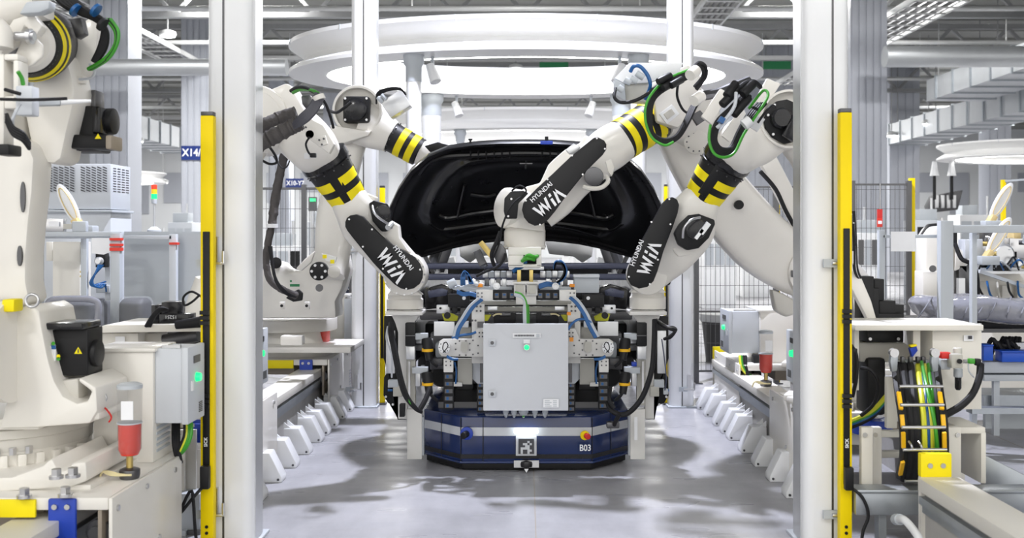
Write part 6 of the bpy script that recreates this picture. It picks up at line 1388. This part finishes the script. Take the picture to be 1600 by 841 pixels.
# film-wrapped seats
def seat(px, py, w_, h_, s, lab, side=True):
    t = thing('seating_unit', lab, 'car seat', P(px, py + h_, s), 'film wrapped car seats')
    MB().limb([(px, py + h_ + 60, s, w_, .12), (px, py + h_ * .5, s, w_, .12), (px, py + 6, s, w_ * .94, .10), (px, py + 1, s, w_ * .75, .05)], ex=4).build('backrest', 'fabric_black', t)
    MB().limb([(px, py + h_ + 60, s + 1, w_ + 3, .14), (px, py + h_ * .5, s + 1, w_ + 3, .14), (px, py + 3, s + 1, w_ * .99, .12), (px, py - 2, s + 1, w_ * .8, .06)], ex=4).build('film_cover', 'film', t)
    if side: MB().tube([P(px - w_, py + 10, s + 8), P(px - w_ + 8, py - 1, s + 8), P(px, py - 3, s + 8), P(px + w_ - 8, py - 1, s + 8), P(px + w_ + 1, py + 10, s + 8), P(px + w_ - 4, py + h_ + 20, s + 8)], .022, 10).build('film_roll', 'plastic_film', t)
    MB().bb(P(px, 0, s).x - w_ / s, P(px, 0, s).x + w_ / s, F / s - .1, F / s + .12, .0, P(px, py + h_ + 55, s).z).build('seat_base', 'fabric_black', t, bevel=.05)
seat(113, 470, 40, 30, 225, 'large film wrapped black car seat behind the near robot')
seat(212, 465, 20, 40, 217, 'narrow film wrapped black seat beside the black boxes', False)
seat(150, 466, 18, 40, 204, 'black seat back between the wrapped seats', False)
# white shelf with black boxes, behind the near cabinet
sh = thing('work_shelf', 'ivory work shelf behind the near switch cabinet on the left', 'shelf', P(230, 600, 300))
MB().plate([(134, 517), (165, 508), (322, 507), (322, 518), (136, 521)], 300, .45).build('top', 'ivory', sh, bevel=.004); MB().pb(140, 521, 216, 700, 296, .2).build('box', 'ivory', sh, bevel=.004); MB().pb(180, 526, 195, 535, 296.6, .002).build('sticker', 'paper', sh); MB().pb(222, 521, 252, 700, 290, .1).build('panel', 'ivory', sh, bevel=.006)
MB().pb(252, 521, 318, 545, 284, .1).build('dark_drive', 'black', sh, bevel=.01); MB().cyl(P(256, 533, 292), P(310, 524, 292), .035, n=14).build('shaft', 'steel_dark', sh)
bxs = thing('black_module', 'stepped black electrical modules on the left work shelf', 'module', P(262, 508, 296))
for a in ((252, 472, 278, 491), (236, 477, 250, 508), (247, 491, 295, 510)): MB().pb(*a, 296, .12).build('module_box', 'black_gloss', bxs, bevel=.004)
text('lettering', '15251', .026, P(267, 495.5, 296.4), 'print_white', bxs, R=(-1, 0, 0), U=(0, 0, -1))
for k in range(3): cable(bxs, [(228 + k * 3, 510, 300), (238 + k * 2, 494, 302), (250, 482 + k * 2, 302), (262, 484, 300)], .009)
cable(bxs, [(318, 466, 304), (300, 456, 304), (287, 464, 304), (288, 477, 304), (300, 472, 304), (312, 461, 304)], .006)
MB().cyl(P(275, 508, 300), P(316, 503, 300), .022, .03, n=12).build('grip', 'rubber', bxs)
# greens cables and panels under the near switch cabinet
lc = thing('cable_drop', 'green and black cables hanging under the near switch cabinet', 'cable', P(285, 720, 330))
for k, m_ in enumerate(('hose_green', 'hose_green', 'hose_yellow', 'rubber')): cable(lc, [(298 - k * 3, 655, 333), (298 - k * 3, 680, 335), (290 - k * 3, 700, 335), (278 - k, 712, 332), (268, 716, 326)], .010, m_)
for k in range(3): cable(lc, [(272 + k * 3, 655, 330), (272 + k * 3, 690, 334), (276 + k * 2, 712, 334), (282, 722, 330)], .012)
SF = .95
bp = thing('base_panels', 'ivory panels and grey box between the near carriage and the yellow post', 'panel', P(290, 800, 318))
MB().pb(276, 672, 288, 770, 316, .02).build('panel', 'ivory', bp); MB().pb(288, 672, 306, 770, 314, .02).build('panel', 'robot_shade', bp); MB().pb(268, 772, 312, 830, 320, .12).build('grey_box', 'frame_grey', bp, bevel=.006); MB().pb(268, 830, 290, 852, 322, .1).build('foot', 'frame_grey', bp); MB().pb(290, 830, 312, 852, 321, .1).build('foot', 'steel_dark', bp); MB().pb(304, 663, 316, 692, 312, .02).build('blue_bracket', 'blue_paint', bp)
SF = 1.0
hs = thing('hanging_hose', 'short black hose hanging below the left switch cabinet behind the post', 'hose', P(402, 650, 250))
for k in range(3): cable(hs, [(398 + k, 600, 257), (397 + k * 2, 620, 258), (401 + k * 2, 640, 258), (404 + k, 656, 256)], .009)
MB().pb(396, 626, 402, 630, 259, .03).build('tie', 'amber', hs)
h2 = thing('hanging_hose', 'green and black hoses hanging below the right fence cabinet', 'hose', P(1158, 610, 190))
for k, m_ in enumerate(('hose_yellow', 'hose_green', 'rubber', 'rubber')): cable(h2, [(1156 + k * 3, 556, 194), (1157 + k * 3, 575, 195), (1166 + k, 590, 195), (1158 + k, 608, 194)] if k > 1 else [(1156 + k * 2, 556, 194), (1158 + k * 2, 572, 195), (1166 + k * 2, 584, 195), (1176 + k * 2, 590, 194)], .012, m_)
MB().pb(1178, 556, 1190, 600, 193, .1).build('dark_drive', 'black', h2, bevel=.006)
# ================================================================ person behind the left fence (mostly hidden)
def person():
    t = thing('person', 'person in a blue shirt standing behind the left fence, forearm raised', 'person', (-1.95, 11.05, 0))
    def skin(name, vs, es, rad, m_, sub=2):
        me = bpy.data.meshes.new(name); me.from_pydata([Vector(v) for v in vs], es, []); o = bpy.data.objects.new(name, me); COL.objects.link(o); o.parent = t
        md = o.modifiers.new('skin', 'SKIN'); md.use_smooth_shade = True
        for i, r in enumerate(rad): me.skin_vertices[0].data[i].radius = (r, r) if not isinstance(r, tuple) else r
        me.skin_vertices[0].data[0].use_root = True
        o.modifiers.new('sub', 'SUBSURF').levels = sub; o.modifiers['sub'].render_levels = sub; me.materials.append(M[m_]); return o
    skin('body', [(0, 0, 1.30), (0, 0, 1.47), (0, -.01, 1.53), (0, -.02, 1.60), (0, -.02, 1.68), (.0, 0, 1.40), (.05, -.24, 1.14), (-.02, -.26, 1.13), (-.10, -.26, 1.12), (-.16, -.27, 1.12)],
         [(0, 5), (5, 1), (1, 2), (2, 3), (3, 4), (0, 6), (6, 7), (7, 8), (8, 9)], [.07, .055, .05, .085, .07, .06, .042, .04, .034, .03], 'skin')
    for k in range(4): skin('finger', [(-.17, -.285 + k * .018, 1.13), (-.21, -.285 + k * .018, 1.125), (-.235 - .01 * (k in (1, 2)), -.285 + k * .018, 1.105)], [(0, 1), (1, 2)], [.009, .009, .008], 'skin', 1)
    skin('thumb', [(-.15, -.29, 1.14), (-.175, -.30, 1.16), (-.195, -.30, 1.165)], [(0, 1), (1, 2)], [.01, .01, .008], 'skin', 1)
    skin('shirt', [(0, 0, .95), (0, 0, 1.15), (0, 0, 1.34), (0, 0, 1.44), (.02, -.2, 1.40), (.04, -.25, 1.22), (.04, -.25, 1.15), (.02, .2, 1.40), (.05, .25, 1.15), (.06, .24, .95)], [(0, 1), (1, 2), (2, 3), (2, 4), (4, 5), (5, 6), (2, 7), (7, 8), (8, 9)], [(.13, .17), (.13, .17), (.13, .18), (.08, .1), .075, .065, .06, .075, .06, .05], 'shirt_blue')
    skin('trousers', [(0, 0, .95), (0, -.1, .85), (0, -.11, .48), (-.02, -.11, .08), (0, .1, .85), (0, .11, .48), (-.02, .11, .08)], [(0, 1), (1, 2), (2, 3), (0, 4), (4, 5), (5, 6)], [.14, .10, .075, .055, .10, .075, .055], 'trousers')
    for y in (-.11, .11): MB().limb([(0, 0, 1, 0, 0)]) if 0 else skin('shoe', [(.02, y, .05), (-.08, y, .045), (-.17, y, .035)], [(0, 1), (1, 2)], [.05, .045, .035], 'rubber', 1)
    skin('hair', [(.03, -.0, 1.66), (.01, -.0, 1.72), (-.03, -.01, 1.73)], [(0, 1), (1, 2)], [.085, .08, .06], 'hair')
    skin('nose', [(-.085, -.02, 1.62), (-.105, -.02, 1.60)], [(0, 1)], [.014, .012], 'skin', 1)
    for y in (-.05, .015): skin('eye', [(-.078, y, 1.635), (-.082, y, 1.635)], [(0, 1)], [.011, .009], 'print_dark', 1)
    for y in (-.1, .065): skin('ear', [(.0, y, 1.60), (.0, y, 1.64)], [(0, 1)], [.014, .016], 'skin', 1)
    skin('mouth', [(-.086, -.04, 1.565), (-.088, -.02, 1.563), (-.086, 0, 1.565)], [(0, 1), (1, 2)], [.006, .007, .006], 'red', 1)
person()
# ================================================================ hall background: machines and racks far behind
rnd = random.Random(3)
far = [(415, 470, 78, 1.35, 'white', 'far white machine housing behind the left fence'), (480, 515, 64, 1.9, 'grey', 'far grey machine cabinet right of the left fence post'), (205, 262, 52, 1.3, 'white', 'far white machine left under the stack light'), (262, 300, 60, 1.9, 'grey', 'far grey cabinet right of the stack light'),
       (1100, 1150, 74, 1.5, 'white', 'far white machine housing behind the right fence'), (1160, 1210, 62, 2.0, 'white', 'far pale machine housing beyond the right yellow pole'), (1340, 1372, 82, 1.6, 'white', 'far pale cabinet beyond the right mesh fence'), (1432, 1475, 70, 1.9, 'grey', 'far grey machine behind the right robot'), (1500, 1560, 60, 2.1, 'white', 'far white machine under the right canopy'),
       (700, 745, 56, 1.6, 'white', 'far white machine seen through the car on the left'), (880, 930, 56, 1.6, 'white', 'far white machine seen through the car on the right'), (20, 70, 62, 1.6, 'grey', 'far grey cabinet behind the near robot')]
for px0, px1, s, h, m_, lab in far:
    a = P(px0, 0, s); b = P(px1, 0, s); t = thing('far_machine', lab, 'machine', ((a.x + b.x) / 2, a.y, 0), 'machines in the hall background'); mm = 'post_white' if m_ == 'white' else 'cab_grey'
    MB().bb(a.x, b.x, a.y, a.y + .8, 0, h).build('housing', mm, t, bevel=.02)
    n = 3
    for k in range(n):
        x0 = a.x + (b.x - a.x) * (k + .1) / n; x1 = a.x + (b.x - a.x) * (k + .9) / n
        MB().bb(x0, x1, a.y - .015, a.y, .1, h * .55).build('door', mm, t, bevel=.004); MB().bb(x0, x1, a.y - .012, a.y, h * .62, h * .92).build('window', rnd.choice(['steel_dark', 'frame_grey', 'black', 'frame_grey']), t)
    MB().bb(a.x + .1, a.x + .5, a.y + .1, a.y + .5, h, h + .25).build('top_unit', 'frame_grey', t, bevel=.01); MB().cyl((b.x - .2, a.y + .2, h), (b.x - .2, a.y + .2, h + .5), .03, n=8).build('mast', 'alu', t)
sc_ = thing('status_screen', 'small green lit status screen behind the left fence', 'screen', P(487, 325, 100)); MB().pb(482, 308, 494, 330, 100, .08).build('box', 'steel_dark', sc_); MB().pb(484, 310, 493, 315, 100.3, .01).build('display', 'screen_green', sc_); MB().cyl(P(488, 530, 100), P(488, 330, 100), .03, n=8).build('stand', 'alu', sc_)
